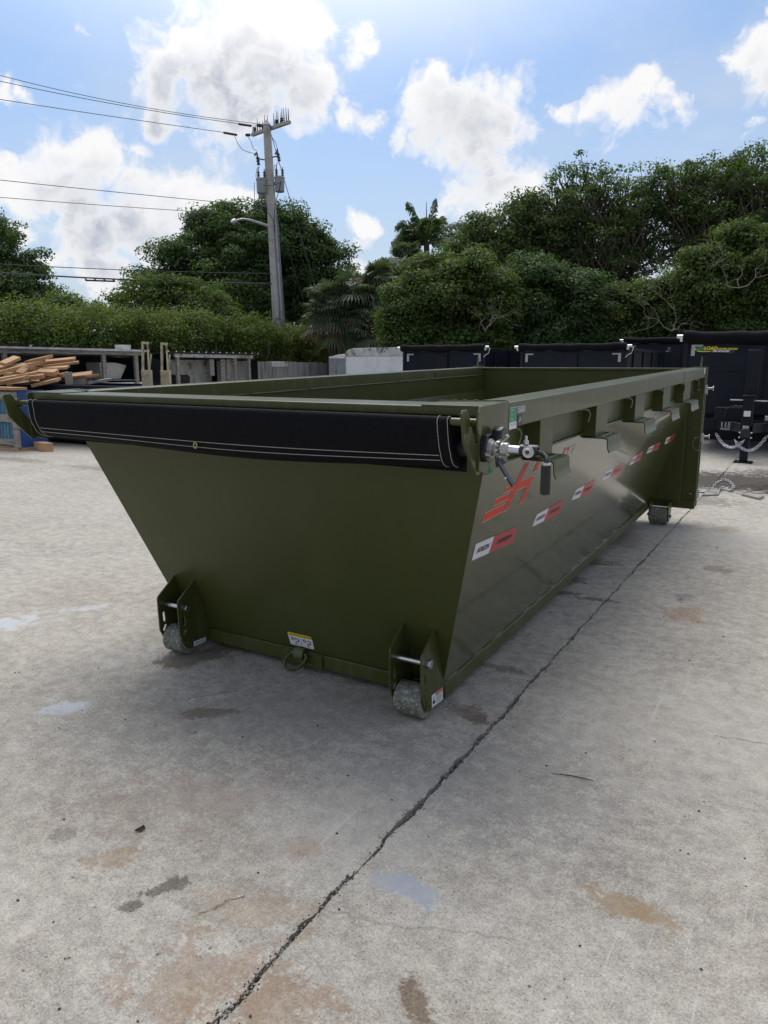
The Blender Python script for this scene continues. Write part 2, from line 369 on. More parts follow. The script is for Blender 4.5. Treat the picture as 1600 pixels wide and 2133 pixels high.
    ST = [(1.25, -0.575, .085, .052, -.25, BL, .9, .5), (1.155, -0.59, .06, .026, -.5, BL, .75, .7), (-1.99, .16, .20, .12, .9, WB, .75, .6), (-1.80, .60, .12, .05, .9, WB, .6, .8), (-.68, -.345, .10, .06, .9, WB, .85, .6),
          (-.08, -.05, .115, .05, .75, BR, .85, .35), (.93, .56, .11, .07, -.35, BR, .7, .5), (1.0, .515, .05, .04, .2, BR, .75, .4), (.86, 1.09, .16, .045, .1, DK, .55, .7), (-.60, .38, .20, .12, .9, (0.13, 0.10, 0.07), .85, .35), (-.55, .56, .13, .07, .6, (0.13, .10, .07), .7, .5),
          (.375, -.953, .09, .06, .3, TAN, .6, .6), (1.80, -.317, .09, .05, -.1, TAN, .75, .35), (1.90, -.325, .075, .045, -.2, TAN, .65, .4), (1.453, -.935, .038, .075, .85, BR, .85, .3), (.605, -.95, .07, .028, .95, DK, .8, .5), (.58, -1.06, .032, .024, .9, DK, .8, .4),
          (.856, -.6, .05, .035, .8, RU, .45, .7), (.95, -1.13, .22, .12, .5, (0.27, .185, .125), .5, .7), (1.15, -1.12, .16, .10, .3, (0.24, .16, .10), .5, .7), (.89, -.88, .18, .09, .4, TAN, .35, .8), (.33, -.60, .38, .20, .6, (0.26, .18, .14), .35, .9), (1.56, 2.47, .12, .14, .2, RU, .5, .6), (1.5, 2.85, .06, .09, 0, DK, .45, .6),
          (1.506, 5.33, .13, .16, 0, BR, .65, .4), (1.617, 3.73, .11, .12, 0, DK, .5, .6), (.70, 3.45, .22, .10, .4, BR, .75, .5), (.76, 2.53, .12, .05, .3, DK, .85, .6), (.72, 2.9, .14, .10, .4, DK, .7, .6), (.98, 2.5, .12, .04, .15, DK, .7, .7), (.75, 4.4, .16, .35, .1, BR, .5, .7),
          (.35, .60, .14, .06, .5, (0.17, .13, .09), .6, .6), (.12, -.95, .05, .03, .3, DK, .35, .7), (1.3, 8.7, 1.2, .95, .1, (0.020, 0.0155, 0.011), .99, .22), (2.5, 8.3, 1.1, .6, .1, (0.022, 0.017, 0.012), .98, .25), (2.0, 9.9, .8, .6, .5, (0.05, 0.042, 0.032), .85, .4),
          (1.08, 5.5, .3, .12, .0, DK, .4, .8), (-7.3, 5.0, .6, .18, .0, DK, .45, .7), (-5.9, 4.9, .9, .12, .1, DK, .4, .8), (-9.2, 5.0, .7, .2, 0, DK, .5, .6), (1.27, .1, .5, .35, .4, (0.20, .195, .185), .35, .9), (1.0, 6.9, .5, .35, .1, (0.11, .09, .07), .6, .6),
          (.2, .1, .8, .35, .7, (.23, .215, .20), .35, .8), (1.9, .9, .6, .5, .3, (.47, .45, .41), .35, .8), (1.7, 4.9, .8, .6, .2, (.47, .455, .42), .4, .8), (.9, -.35, .3, .22, .5, (.46, .44, .40), .35, .8)]
    rag = B.noise(pos, 9.0, 6, 0.65, 0.5); rag2 = B.noise(pos, 55.0, 4, 0.7)
    ragv = B.math('ADD', B.math('MULTIPLY_ADD', rag, 4.2, -2.1), B.math('MULTIPLY_ADD', rag2, 2.6, -1.3))
    inner = B.step(B.noise(pos, 130.0, 3, .7), 0.40, 0.60, 0.74, 1.0)
    for (x, y, rx, ry, a, colr, s_, rg) in ST:
        mp = B.node('ShaderNodeMapping', vector_type='TEXTURE'); B.l.new(pos, mp.inputs[0])
        mp.inputs['Location'].default_value = (x, y, 0); mp.inputs['Rotation'].default_value = (0, 0, a); mp.inputs['Scale'].default_value = (rx, ry, 1.0)
        ln = B.vmath('LENGTH', mp.outputs[0], out=1)
        q = B.math('MULTIPLY_ADD', ragv, rg + 0.35, ln)
        c = B.mix(B.math('MULTIPLY', B.step(q, 0.70, 1.20, s_ * 1.0, 0.0), inner), c, colr)
    # hairline cracks
    def hair(a, b, w, strength):
        nonlocal c
        a = Vector(a); b = Vector(b); L = (b - a).length; an = math.atan2(b.y - a.y, b.x - a.x); mid_ = (a + b) / 2
        mp = B.node('ShaderNodeMapping', vector_type='TEXTURE')
        wv = B.vmath('ADD', pos, B.vmath('SCALE', B.vmath('SUBTRACT', B.noise(pos, 6.0, 5, 0.7, col=True), (.5, .5, .5)), scale=0.10))
        B.l.new(wv, mp.inputs[0]); mp.inputs['Location'].default_value = (mid_.x, mid_.y, 0); mp.inputs['Rotation'].default_value = (0, 0, an)
        sx = B.node('ShaderNodeSeparateXYZ'); B.l.new(mp.outputs[0], sx.inputs[0])
        f = B.math('MULTIPLY', B.step(B.math('ABSOLUTE', sx.outputs[1]), w * .3, w, 1.0, 0.0), B.step(B.math('ABSOLUTE', sx.outputs[0]), L * .42, L * .5, 1.0, 0.0))
        c = B.mix(B.math('MULTIPLY', f, B.step(rag2, 0.35, 0.6, 0.2, strength)), c, (0.07, 0.06, 0.05))
    hair((1.02, -.80), (1.62, -.60), .007, .30); hair((.76, -1.0), (.83, -.86), .007, .8); hair((-2.6, 1.9), (-1.2, 1.6), .012, .4); hair((-.28, .0), (-.12, .18), .006, .8); hair((1.9, .9), (2.3, .95), .006, .8)
    hair((.3, 3.3), (1.0, 3.5), .02, .8)
    B.put(p.inputs['Base Color'], c); p.inputs['Roughness'].default_value = 0.92; p.inputs['Specular IOR Level'].default_value = 0.25
    b = B.node('ShaderNodeBump'); b.inputs['Strength'].default_value = 0.8; b.inputs['Distance'].default_value = 0.004
    hgt = B.math('ADD', B.math('MULTIPLY', fine, 1.0), B.math('ADD', B.math('MULTIPLY', B.noise(pos, 22, 6, 0.7), 1.5), B.math('MULTIPLY', pit, -2.0)))
    B.put(b.inputs['Height'], hgt); B.l.new(b.outputs[0], p.inputs['Normal'])
    return m
M['concrete'] = concrete()
M['soil'] = mat('dark_joint_soil', (0.035, 0.030, 0.024), 0.95, var=0.4, vscale=60, bump=0.004, bscale=90)
M['gravel'] = mat('joint_gravel', (0.26, 0.245, 0.22), 0.9, var=0.5, vscale=50)

ground = MB().add([(-400, -400, -0.035), (400, -400, -0.035), (400, 400, -0.035), (-400, 400, -0.035)], [(0, 1, 2, 3)]).build('ground', M['soil'], fix=False)
tag(ground, 'pale concrete yard with one long ragged joint', kind='structure')

def ridge(seed, amp, scale=1.0):
    r = random.Random(seed); tab = {}
    def vn(t, k):
        i = math.floor(t); f = t - i
        for q in (i, i + 1):
            if (k, q) not in tab: tab[(k, q)] = r.uniform(-1, 1)
        f = f * f * (3 - 2 * f); return tab[(k, i)] * (1 - f) + tab[(k, i + 1)] * f
    return lambda t: amp * (0.30 * vn(t * 3.0 * scale, 0) + 0.38 * vn(t * 14 * scale, 1) + 0.32 * vn(t * 45 * scale, 2))
XJ = [-24.9, -16.25, -7.6, 1.062, 9.7, 18.35]; YJ = [-13.0, -4.33, 4.33, 12.98, 21.6, 30.3]
def xw(i): return 0.0065 if i == 3 else 0.003
def samp(a, b, near):
    if not near: n = max(2, int((b - a) / 0.5)); return [a + (b - a) * k / n for k in range(n + 1)]
    st = 0.011 if (a < 0 < b or a < 5 < b) else 0.04; n = int((b - a) / st); return [a + (b - a) * k / n for k in range(n + 1)]
drift = ridge(3, 0.012, 0.12)
edgeL = ridge(11, 0.021); edgeR = ridge(12, 0.017); yl = ridge(21, 0.008, .5); yr = ridge(22, 0.008, .5)
def xline(i, y, side):
    base = XJ[i] + (drift(y) if i == 3 else 0)
    wob = 1.0 if i == 3 else 0.5
    e = (edgeL(y) - 0.0) if side < 0 else edgeR(y + 50)
    gap = (xw(i) if i != 3 else float(np.interp(y, [-1, 1, 4, 8], [.0075, .0065, .004, .003]))) * (0.5 + 1.0 * abs(math.sin(y * 1.7 + 1)))
    return base + side * max(0.0012, gap + wob * side * e * .9)
def yline(j, x, side): return YJ[j] + drift(x + 9) * .6 + side * max(0.001, 0.002 + 0.5 * (yl if side < 0 else yr)(x))
for i in range(len(XJ) - 1):
    for j in range(len(YJ) - 1):
        pts = []
        ya, yb_ = YJ[j], YJ[j + 1]; xa, xb = XJ[i], XJ[i + 1]
        nr = j in (1, 2)
        xs = samp(xa + .02, xb - .02, False) if not (j in (1, 2) and i in (1, 2, 3)) else [xa + .02 + (xb - xa - .04) * k / 220 for k in range(221)]
        ys = samp(ya + .02, yb_ - .02, nr and i in (2, 3))
        pts += [(x, yline(j, x, 1)) for x in xs]
        pts += [(xline(i + 1, y, -1), y) for y in ys]
        pts += [(x, yline(j + 1, x, -1)) for x in reversed(xs)]
        pts += [(xline(i, y, 1), y) for y in reversed(ys)]
        n = len(pts)
        mb = MB().add([(x, y, 0) for x, y in pts] + [(x, y, -0.034) for x, y in pts], [tuple(range(n))] + [(k, n + k, n + (k + 1) % n, (k + 1) % n) for k in range(n)])
        mb.build('concrete_slab', M['concrete'], ground, smooth=False, fix=False)
# stones and dirt lodged in the long joint
mb = MB(); rg = random.Random(5)
ico = [(0, 0, 1), (.89, 0, .45), (.28, .85, .45), (-.72, .53, .45), (-.72, -.53, .45), (.28, -.85, .45), (.72, .53, -.45), (-.28, .85, -.45), (-.89, 0, -.45), (-.28, -.85, -.45), (.72, -.53, -.45), (0, 0, -1)]
icf = [(0, 1, 2), (0, 2, 3), (0, 3, 4), (0, 4, 5), (0, 5, 1), (1, 6, 2), (2, 7, 3), (3, 8, 4), (4, 9, 5), (5, 10, 1), (2, 6, 7), (3, 7, 8), (4, 8, 9), (5, 9, 10), (1, 10, 6), (11, 7, 6), (11, 8, 7), (11, 9, 8), (11, 10, 9), (11, 6, 10)]
for k in range(2600):
    y = -1.45 + 10 * rg.random() ** 1.9; cl = math.sin(y * 5.1) + math.sin(y * 11.7 + 2) + math.sin(y * 2.3)
    if cl < -0.4 and rg.random() < .7: continue
    a, b = xline(3, y, -1), xline(3, y, 1)
    if y > 3: a -= .012; b += .012
    x = rg.uniform(a, b); r = rg.uniform(.0014, .0045) * (1 if rg.random() < .9 else 1.5)
    z = -0.016 + rg.random() * .018
    mb.add([(x + p[0] * r * rg.uniform(.7, 1.2), y + p[1] * r * rg.uniform(.7, 1.2), z + p[2] * r * .7) for p in ico], icf)
tag(mb.build('joint_gravel', M['gravel'], smooth=False, fix=False), 'small stones packed in the long ragged ground joint', kind='stuff')
M['litter'] = mat('dry_leaf_litter', (0.045, 0.032, 0.022), 0.9, var=0.4, vscale=40)
M['pebble'] = mat('pale_pebble', (0.42, 0.39, 0.34), 0.9, var=0.3, vscale=40)
mbl = MB(); mbp = MB()
for k in range(420):
    d = rg.random(); y = -1.4 + 11 * d ** 1.5; x = rg.uniform(-.6, 3.0) if y < 3 else rg.uniform(-9, 4)
    if y < 1 and rg.random() < .5: x = rg.uniform(-1.5, 2.2)
    r = rg.uniform(.002, .0055) * (1 + .12 * max(0, y)); tgt = mbl if rg.random() < .6 else mbp
    r *= 1.0 if tgt is mbl else .6
    tgt.add([(x + p[0] * r * rg.uniform(.6, 1.5), y + p[1] * r * rg.uniform(.4, 1.2), .001 + r * .3 + p[2] * r * .4) for p in ico], icf)
# crumbly dark debris along the joint
for k in range(900):
    y = -1.4 + 9 * rg.random() ** 1.6; x = xline(3, y, rg.choice((-1, 1))) + rg.gauss(0, .007); r = rg.uniform(.001, .0030)
    mbl.add([(x + p[0] * r, y + p[1] * r * 1.4, .0008 + p[2] * r * .5) for p in ico], icf)
tag(mbl.build('ground_litter', M['litter'], smooth=False, fix=False), 'dark crumbs and leaf scraps scattered over the concrete', kind='stuff')
tag(mbp.build('ground_pebbles', M['pebble'], smooth=False, fix=False), 'pale pebbles scattered over the concrete', kind='stuff')
def curl(px, py, L, label):
    p = Vector((*px, 0.004)); mb = MB()
    pts = [(p.x + L * (t - .5) * math.cos(py), p.y + L * (t - .5) * math.sin(py), .003 + .004 * math.sin(t * 3.1)) for t in [k / 8 for k in range(9)]]
    mb.tube(pts, [.0008 + .0016 * math.sin(3.1 * min(.999, max(.02, k / 8))) for k in range(9)], 5)
    tag(mb.build('twig', M['litter'], origin=tuple(p)), label, 'twig')
curl((1.488, .268), .2, .159, 'thin straight dark twig lying on the bare concrete right of the joint')
t_ = at(292, 1730, 1)
t_ = Vector(pdir(292, 1730)); t_ = CAM + t_ * (-CAM.z / t_.z)
lv = MB().add([(.62, -.735, .004), (.628, -.72, .012), (.64, -.728, .003), (.634, -.705, .015), (.645, -.71, .006), (.629, -.74, .014)], [(0, 1, 5), (1, 3, 4, 2), (0, 1, 2), (1, 3, 4)])
lv.build('dead_leaf', M['litter'], smooth=False, fix=False, origin=(.63, -.72, 0)).location = (t_.x, t_.y, 0); tag(bpy.data.objects['dead_leaf'], 'small curled dark dead leaf on the concrete at lower left', 'leaf')

# ------------------------------------------------------------------ the olive roll-off container
SCL = 1.08; GZ = 0.174
def xf(p): return (p[0] * SCL, p[1] * SCL, (p[2] - GZ) * SCL)
BIN = thing('roll_off_dumpster', 'long glossy olive green roll-off dumpster in the foreground with tapered sides', 'dumpster', (0, 0, 0), (math.atan(0.0242), 0, 0))
def bp(mb, name, m, bevel=0.0, parent=None, label=None, **kw):
    o = mb.build(name, M[m], parent or BIN, xf=xf, bevel=bevel * SCL, **kw)
    if label: o['label'] = label
    return o
a = 1.112; H = 1.478; L = 4.98; b = .7426; YB = .518; ZT = .263; ZB = .193
BX, BZ = 1.035, 1.251
def slx(z): return .738 + (z - .26) * .300
TV = Vector((.300, 0, 1.0)).normalized(); NV = Vector((TV.z, 0, -TV.x))
def sp_(y, s, off=.0018, side=1):
    v = Vector((.738, y, .26)) + TV * s + NV * off
    return Vector((side * v.x, v.y, v.z))
# front wall (leans outward to the lip)
YT = .035
def fwy(z): return YB + (z - ZT) * (0.151 - YB) / (1.418 - ZT)
fw = MB().slab([(-slx(ZT), fwy(ZT), ZT), (slx(ZT), fwy(ZT), ZT), (BX, fwy(BZ), BZ), (BX, fwy(H - .03), H - .03), (-BX, fwy(H - .03), H - .03), (-BX, fwy(BZ), BZ)], (0, .006, 0.0))
bp(fw, 'front_wall', 'olive')
# side walls: sloped lower sheet, upright upper strip
for s in (1, -1):
    q = MB()
    yf = lambda z: fwy(z) + .0035
    lo = slx(ZT); q.slab([(s * lo, yf(ZT), ZT), (s * lo, 5.03, ZT), (s * slx(BZ), 5.03, BZ), (s * slx(BZ), yf(BZ), BZ)], (-s * .005, 0, .0))
    bp(q, 'side_panel', 'olive_side')
    q = MB().slab([(s * (BX - .012), yf(BZ), BZ + .0005), (s * (BX - .012), 5.03, BZ + .0005), (s * (BX - .006), 5.03, 1.391), (s * (BX - .006), yf(1.391), 1.391)], (-s * .005, 0, 0))
    bp(q, 'upper_side_strip', 'olive')
    # rolled edge of the lower sheet between posts
    q = MB().tube([(s * (BX - .003), y, BZ) for y in (.22, 1.5, 3, 5.03)], .0045, 6); bp(q, 'bend_bead', 'olive_top')
    # inner liner
    q = MB().slab([(s * .965, .18, 1.405), (s * .965, L, 1.405), (s * .965, L, 1.247), (s * .965, .225, 1.247)], (s * .004, 0, 0))
    bp(q, 'inner_upper_panel', 'olive')
    q = MB().slab([(s * .965, .225, 1.246), (s * .965, L, 1.246), (s * .69, L, ZT + .01), (s * .69, .53, ZT + .01)], (s * .004, 0, 0))
    bp(q, 'inner_lower_panel', 'olive')
    q = MB()
    for k in range(8): q.box(min(s * .952, s * .985), max(s * .952, s * .985), .15 + k * .6, .15 + k * .6 + (.56 if k % 3 else .58), 1.398, 1.4045)
    bp(q, 'inner_weld_ledge', 'olive_top', .001)
    # side top rail: two lengths butted with a splice gap
    x0, x1 = (a - .13, a) if s > 0 else (-a, -a + .13)
    bp(MB().box(x0, x1, .222, 3.86, 1.391, H), 'top_rail', 'olive_top', .005)
    bp(MB().box(x0, x1, 3.875, L + .04, 1.391, H - .001), 'top_rail', 'olive_top', .005)
    bp(MB().box(min(s * (a - .12), s * (a - .004)), max(s * (a - .12), s * (a - .004)), 3.859, 3.876, 1.394, H - .004), 'rail_splice', 'olive')
    # corner head plate (side plate carrying the tarp gear)
    pl = MB().prism([(-.020, 1.470), (-.010, 1.481), (.2215, 1.4845), (.2215, 1.283), (.055, 1.262), (-.018, 1.285)], 0, s * (a + .001), s * (a - .007))
    bp(pl, 'corner_plate', 'olive_top', .0012)
    cap = MB().prism([(s * (a - .008), -.0), (s * (a - .008), .221), (s * (a - .125), .221), (s * (a - .21), .13), (s * (a - .21), .0)], 2, H - .004, H + .0045)
    bp(cap, 'corner_cap', 'olive_top', .002)
    rw = random.Random(4)
    q = MB(); q.tube([(s * (a - .215 + .205 * t), .138 + .085 * t + .004 * math.sin(t * 40), H + .004 + .0015 * math.sin(t * 57)) for t in [k / 16 for k in range(17)]], [.0055 + .0015 * math.sin(k * 2.3) for k in range(17)], 6)
    bp(q, 'weld_bead', 'olive_top')
    # forward tarp arm plate
    hx = [(-.130, 1.468), (-.121, 1.478), (-.094, 1.478), (-.080, 1.462), (-.066, 1.43), (.018, 1.306), (.018, 1.274), (-.012, 1.268), (-.075, 1.335), (-.113, 1.380)]
    if s > 0: hx = [(y - .002, z) for y, z in hx]
    xx = a - .010 if s > 0 else -a - .004
    bp(MB().prism(hx, 0, xx - .004, xx + .004), 'tarp_arm_plate', 'olive_top', .001)
    # stake pockets with down-turned feet
    for (y0, y1) in ((.62, .78), (1.44, 1.66), (2.30, 2.56), (3.17, 3.44), (4.03, 4.38)):
        q = MB().prism([(a - .022, 1.3905), (a - .022, 1.236), (BX - .02, 1.236), (BX - .02, 1.3905)] if s > 0 else [(-a + .022, 1.3905), (-a + .022, 1.236), (-BX + .02, 1.236), (-BX + .02, 1.3905)], 1, y0, y1)
        bp(q, 'stake_pocket', 'olive', .002)
        ft = [(BX - .03, 1.2355), (a + .028, 1.2355), (a + .040, 1.229), (a + .043, 1.185), (a + .052, 1.165), (a + .047, 1.163), (a + .038, 1.183), (a + .035, 1.224), (a + .026, 1.2295), (BX - .03, 1.2295)]
        ft = [(s * x, z) for x, z in ft]
        bp(MB().prism(ft, 1, y0 - .01, y1 + .03), 'pocket_foot', 'olive', .001)
        bp(MB().tube([(s * (a - .034), y1 + .001, 1.2365), (s * (a - .0), y1 + .001, 1.2365), (s * (a - .0), y0 + .03, 1.2365)], .003, 6), 'weld_bead', 'olive_top')
    # tie-down hooks under the rail
    for y in (.335, 1.225, 2.09, 3.03, 3.91, 4.67):
        pts = [(s * (a - .03), y - .055, 1.388), (s * (a - .024), y - .03, 1.386), (s * (a - .015), y - .005, 1.384), (s * (a - .006), y + .012, 1.376), (s * (a - .002), y + .016, 1.362), (s * (a - .002), y + .008, 1.346), (s * (a - .003), y - .008, 1.328)]
        bp(MB().tube(pts, .0052, 8), 'tie_hook', 'olive_top')
# green box front rail (thin lip)
bp(MB().box(-a + .008, a - .008, .0, .168, H - .030, H), 'front_rail', 'olive_top', .005)
# rear gate
bp(MB().box(-a + .12, a - .12, L - .02, L + .02, .27, 1.452), 'rear_gate', 'olive', .003)
bp(MB().box(-a + .1305, a - .1305, L - .035, L + .035, 1.4525, H - .004), 'rear_gate_rail', 'olive_top', .003)
for s in (1, -1):
    pts = [(slx(.27) - .004, .2685), (a - .001, .2685), (a - .001, 1.39), (BX - .01, 1.39), (slx(BZ) - .004, BZ)]
    bp(MB().prism([(s * x, z) for x, z in pts], 1, 5.031, 5.04), 'rear_gusset_plate', 'olive')
    fold = [(s * .985, 5.0305, .272), (s * 1.045, 5.0305, 1.23)]
    bp(MB().beam(fold[0], fold[1], .010, .003, up=(0, -1, 0)), 'gusset_fold', 'olive')
    bp(MB().prism([(s * (slx(.265) + .002), .2685), (s * (a + .001), .2685), (s * (a + .001), .196), (s * (slx(.265) - .0), .196)], 1, 5.012, 5.07), 'rear_sill', 'olive', .002)
    xs = sorted((s * (a + .0015), s * (a - .05)))
    bp(MB().box(xs[0], xs[1], 5.0405, 5.075, .2, H - .008), 'end_post', 'olive_top', .002)
    bp(MB().box(xs[0] + (.0 if s < 0 else .02), xs[1] + (.006 if s > 0 else -.02) + (0 if s > 0 else 0), 5.085, 5.125, .21, H + .0), 'gate_edge', 'olive_top', .002)
    bp(MB().prism([(5.0, H), (5.04, H), (5.055, H + .085), (5.035, H + .095), (5.02, H + .03)], 0, s * (a - .035), s * (a - .047)), 'gate_tab', 'olive_top', .001)
    bp(MB().tube([(s * (a - .10 + .10 * t), L + .03, H + .003 + .004 * math.sin(t * 23)) for t in [k / 10 for k in range(11)]], .006, 6), 'weld_bead', 'olive_top')
    for z in (1.285, .853, .338):
        hp = bp(MB().cyl((s * (a - .03), 5.1, z + .004), (s * (a + .065), 5.1, z + .008), .0095, n=12).cyl((s * (a + .063), 5.1, z + .008), (s * (a + .069), 5.1, z + .008), .021, n=16), 'hinge_pin', 'castsilver')
        q = MB().prism([(5.04, z - .035), (5.125, z - .04), (5.13, z + .035), (5.05, z + .04)], 0, s * (a + .004), s * (a + .014))
        q.tube([(s * (a + .018), 5.1 + .012 * math.cos(t), z - .01 + .04 * math.sin(t)) for t in [k * .63 for k in range(10)]], .004, 6, closed=True)
        q.cyl((s * (a - .055), 5.03, z - .004), (s * (a - .03), 5.03, z - .002), .006, .010, n=8)
        bp(q, 'hinge_clip', 'castsilver')
    cab = [(s * (a - .005 + .052 * math.cos(t)), 5.02, .80 + .062 * math.sin(t)) for t in [k * 2 * math.pi / 20 for k in range(20)]]
    bp(MB().tube(cab, .0014, 5, closed=True), 'pin_cable', 'castsilver')
    # rear wheel and its fork
    wx0, wx1 = sorted((s * .765, s * .915)); yw, zw, rw_ = 4.86, .143, .080
    bp(MB().cyl((wx0, yw, zw), (wx1, yw, zw), rw_, n=36), 'rear_roller', 'roller', .004, label='dark worn steel rear roller')
    for xk in (wx0 - .012, wx1 + .004):
        bp(MB().prism([(yw - .05, .262), (yw + .12, .262), (yw + .07, zw - .03), (yw + .02, zw - .06), (yw - .03, zw - .05), (yw - .06, zw)], 0, xk, xk + .008), 'roller_fork', 'olive', .001)
    bp(MB().cyl((wx0 - .03, yw, zw), (wx1 + .03, yw, zw), .014, n=12), 'roller_axle', 'roller')
bp(MB().box(-.72, .72, 4.7, 5.0, .235, .262), 'rear_cross_member', 'olive')
# floor and under rails
bp(MB().box(-.70, .70, .53, 5.0, .255, .262), 'floor_sheet', 'olive')
for s in (1, -1):
    xs = sorted((s * (b + .004), s * (b - .055)))
    bp(MB().box(xs[0], xs[1], YB + .004, 5.0305, ZB, ZT - .0015), 'bottom_rail', 'olive_top', .004)
    q = MB(); rw = random.Random(9 + s); y = .55
    while y < 4.9:
        l_ = rw.uniform(.04, .16); q.tube([(s * (b - .004), y, ZT + .0005), (s * (b - .004), y + l_ / 2, ZT + .002), (s * (b - .004), y + l_, ZT + .0005)], [.002, .0055, .002], 6); y += l_ + rw.uniform(.05, .35)
    bp(q, 'stitch_weld', 'olive_top')['kind'] = 'stuff'
bp(MB().box(-b + .055, b - .0555, YB - .010, YB + .05, ZB, ZT - .001), 'front_bottom_rail', 'olive_top', .004)
bp(MB().box(-.118, .122, YB - .020, YB - .0105, ZB - .006, ZT - .004), 'hook_doubler_plate', 'olive_top', .0015)
bp(MB().tube([(-.13 + .26 * k / 14, YB - .012 + .0, ZT - .001 + .001 * math.sin(k * 2.1)) for k in range(15)], .003, 6), 'weld_bead', 'olive_top')
for s in (1, -1):
    bp(MB().box(*(sorted((s * .27, s * .31))), .6, 5.0, .17, .2545), 'under_rail', 'olive', .003)
bp(MB().box(-.05, .05, .75, .85, .17, .2545), 'cross_bearer', 'olive')
# D-ring with its strap
bp(MB().prism([(YB - .0205, .275), (YB - .0205, .244), (YB - .030, .226), (YB - .045, .226), (YB - .052, .238), (YB - .050, .262), (YB - .038, .280), (YB - .025, .284)], 0, -.026, .030), 'ring_strap', 'olive_top', .002)
th = [(-.026, .246), (-.05, .236), (-.078, .210), (-.092, .180), (-.088, .158), (-.062, .150), (-.03, .160), (.0, .180), (.028, .212), (.040, .240), (.032, .251)]
th = [(-.028, .256), (-.05, .240), (-.080, .212), (-.094, .180), (-.088, .160), (-.066, .154), (-.03, .163), (.0, .181), (.028, .212), (.040, .236), (.034, .254)]
bp(MB().tube([(x + .8 * (.283 - z) * .27, .5 - (.283 - z) * .27 - .012, z + .58 * ((.283 - z) * .27 + .012)) for x, z in th], .0085, 10), 'd_ring', 'olive_top')
bp(MB().tube([(-.045, YB - .022, .228), (-.01, YB - .027, .217), (.04, YB - .027, .212), (.07, YB - .022, .206)], [.004, .006, .006, .003], 8), 'weld_bead', 'olive_top')
# front roller brackets
def bracket(xa, xb, boltside):
    for x in (xa, xb):
        out = [(fwy(.545) - .001, .545), (.314, .470), (.307, .455), (.309, .290), (.344, .216), (.360, .203), (.378, .199), (.502, .200), (fwy(.27) - .001, .270)]
        q = MB(); n = len(out)
        # plate with two slots: build as ring mesh between outline and holes via a bmesh fill
        bmx = bmesh.new()
        def loop(pts): 
            vv = [bmx.verts.new((0, p[0], p[1])) for p in pts]; return [bmx.edges.new((vv[i], vv[(i + 1) % len(vv)])) for i in range(len(vv))]
        E_ = loop(out)
        def slot(cy, cz, hw, hl, tilt, k=8):
            pp = []
            for i in range(2 * k):
                t = math.pi * i / k + math.pi / (2 * k); u = hw * math.cos(t); w = hw * math.sin(t) + (hl if math.sin(t) > 0 else -hl)
                pp.append((cy + u * math.cos(tilt) - w * math.sin(tilt), cz + u * math.sin(tilt) + w * math.cos(tilt)))
            return pp
        E_ += loop(slot(.341, .354, .0085, .018, .05)); E_ += loop(slot(.341, .296, .0085, .009, -.55))
        bmesh.ops.triangle_fill(bmx, edges=E_, use_beauty=True)
        ex = bmesh.ops.extrude_face_region(bmx, geom=bmx.faces[:]); vs_ = [e for e in ex['geom'] if isinstance(e, bmesh.types.BMVert)]
        bmesh.ops.translate(bmx, verts=vs_, vec=(.007, 0, 0)); bmesh.ops.recalc_face_normals(bmx, faces=bmx.faces)
        bmx.verts.index_update()
        q.add([(x - .0035 + v.co.x, v.co.y, v.co.z) for v in bmx.verts], [tuple(v.index for v in f.verts) for f in bmx.faces]); bmx.free()
        bp(q, 'roller_bracket_plate', 'olive_top', smooth=False)
        bp(MB().tube([(x - .004, fwy(.54) - .002, .54), (x - .004, fwy(.41) - .001, .41), (x - .004, fwy(.275) - .001, .275)], .0035, 6), 'weld_bead', 'olive_top')
    yb_, zb_ = .355, .419
    bp(MB().cyl((xa - .022, yb_, zb_), (xb + .02, yb_, zb_), .0115, n=16).cyl((xa + .004, yb_, zb_), (xa + .045, yb_, zb_), .0122, n=16), 'bracket_bolt', 'zinc')
    hx_ = lambda x0, x1, r: MB().cyl((x0, yb_, zb_), (x1, yb_, zb_), r, n=6)
    bp(hx_(xb + .0035, xb + .022, .0195), 'bolt_head', 'zinc', .0015)
    bp(hx_(xa - .022, xa - .0035, .017), 'bolt_nut', 'zinc', .0015)
    ya, za, ra = .379, .238, .069
    wc = MB().lathe([(ra - .004, 0), (ra, .004), (ra, (xb - xa) * .5 - .008), (ra - .0015, (xb - xa) * .5 - .004), (ra - .0015, (xb - xa) * .5 - .001), (ra, (xb - xa) * .5 + .003), (ra, xb - xa - .020), (ra - .004, xb - xa - .016)], (xa + .010, ya, za), (1, 0, 0), n=40)
    bp(wc, 'front_roller', 'roller', label='scuffed galvanised front roller')
    bp(MB().lathe([(.016, 0), (.016, .004), (.012, .006), (.006, .006), (.006, .003)], (xb + .0035, .363, .232), (1, 0, 0), n=14), 'grease_cap', 'olive_top')
bracket(.598, .742, 1); bracket(-.735, -.597, 1)
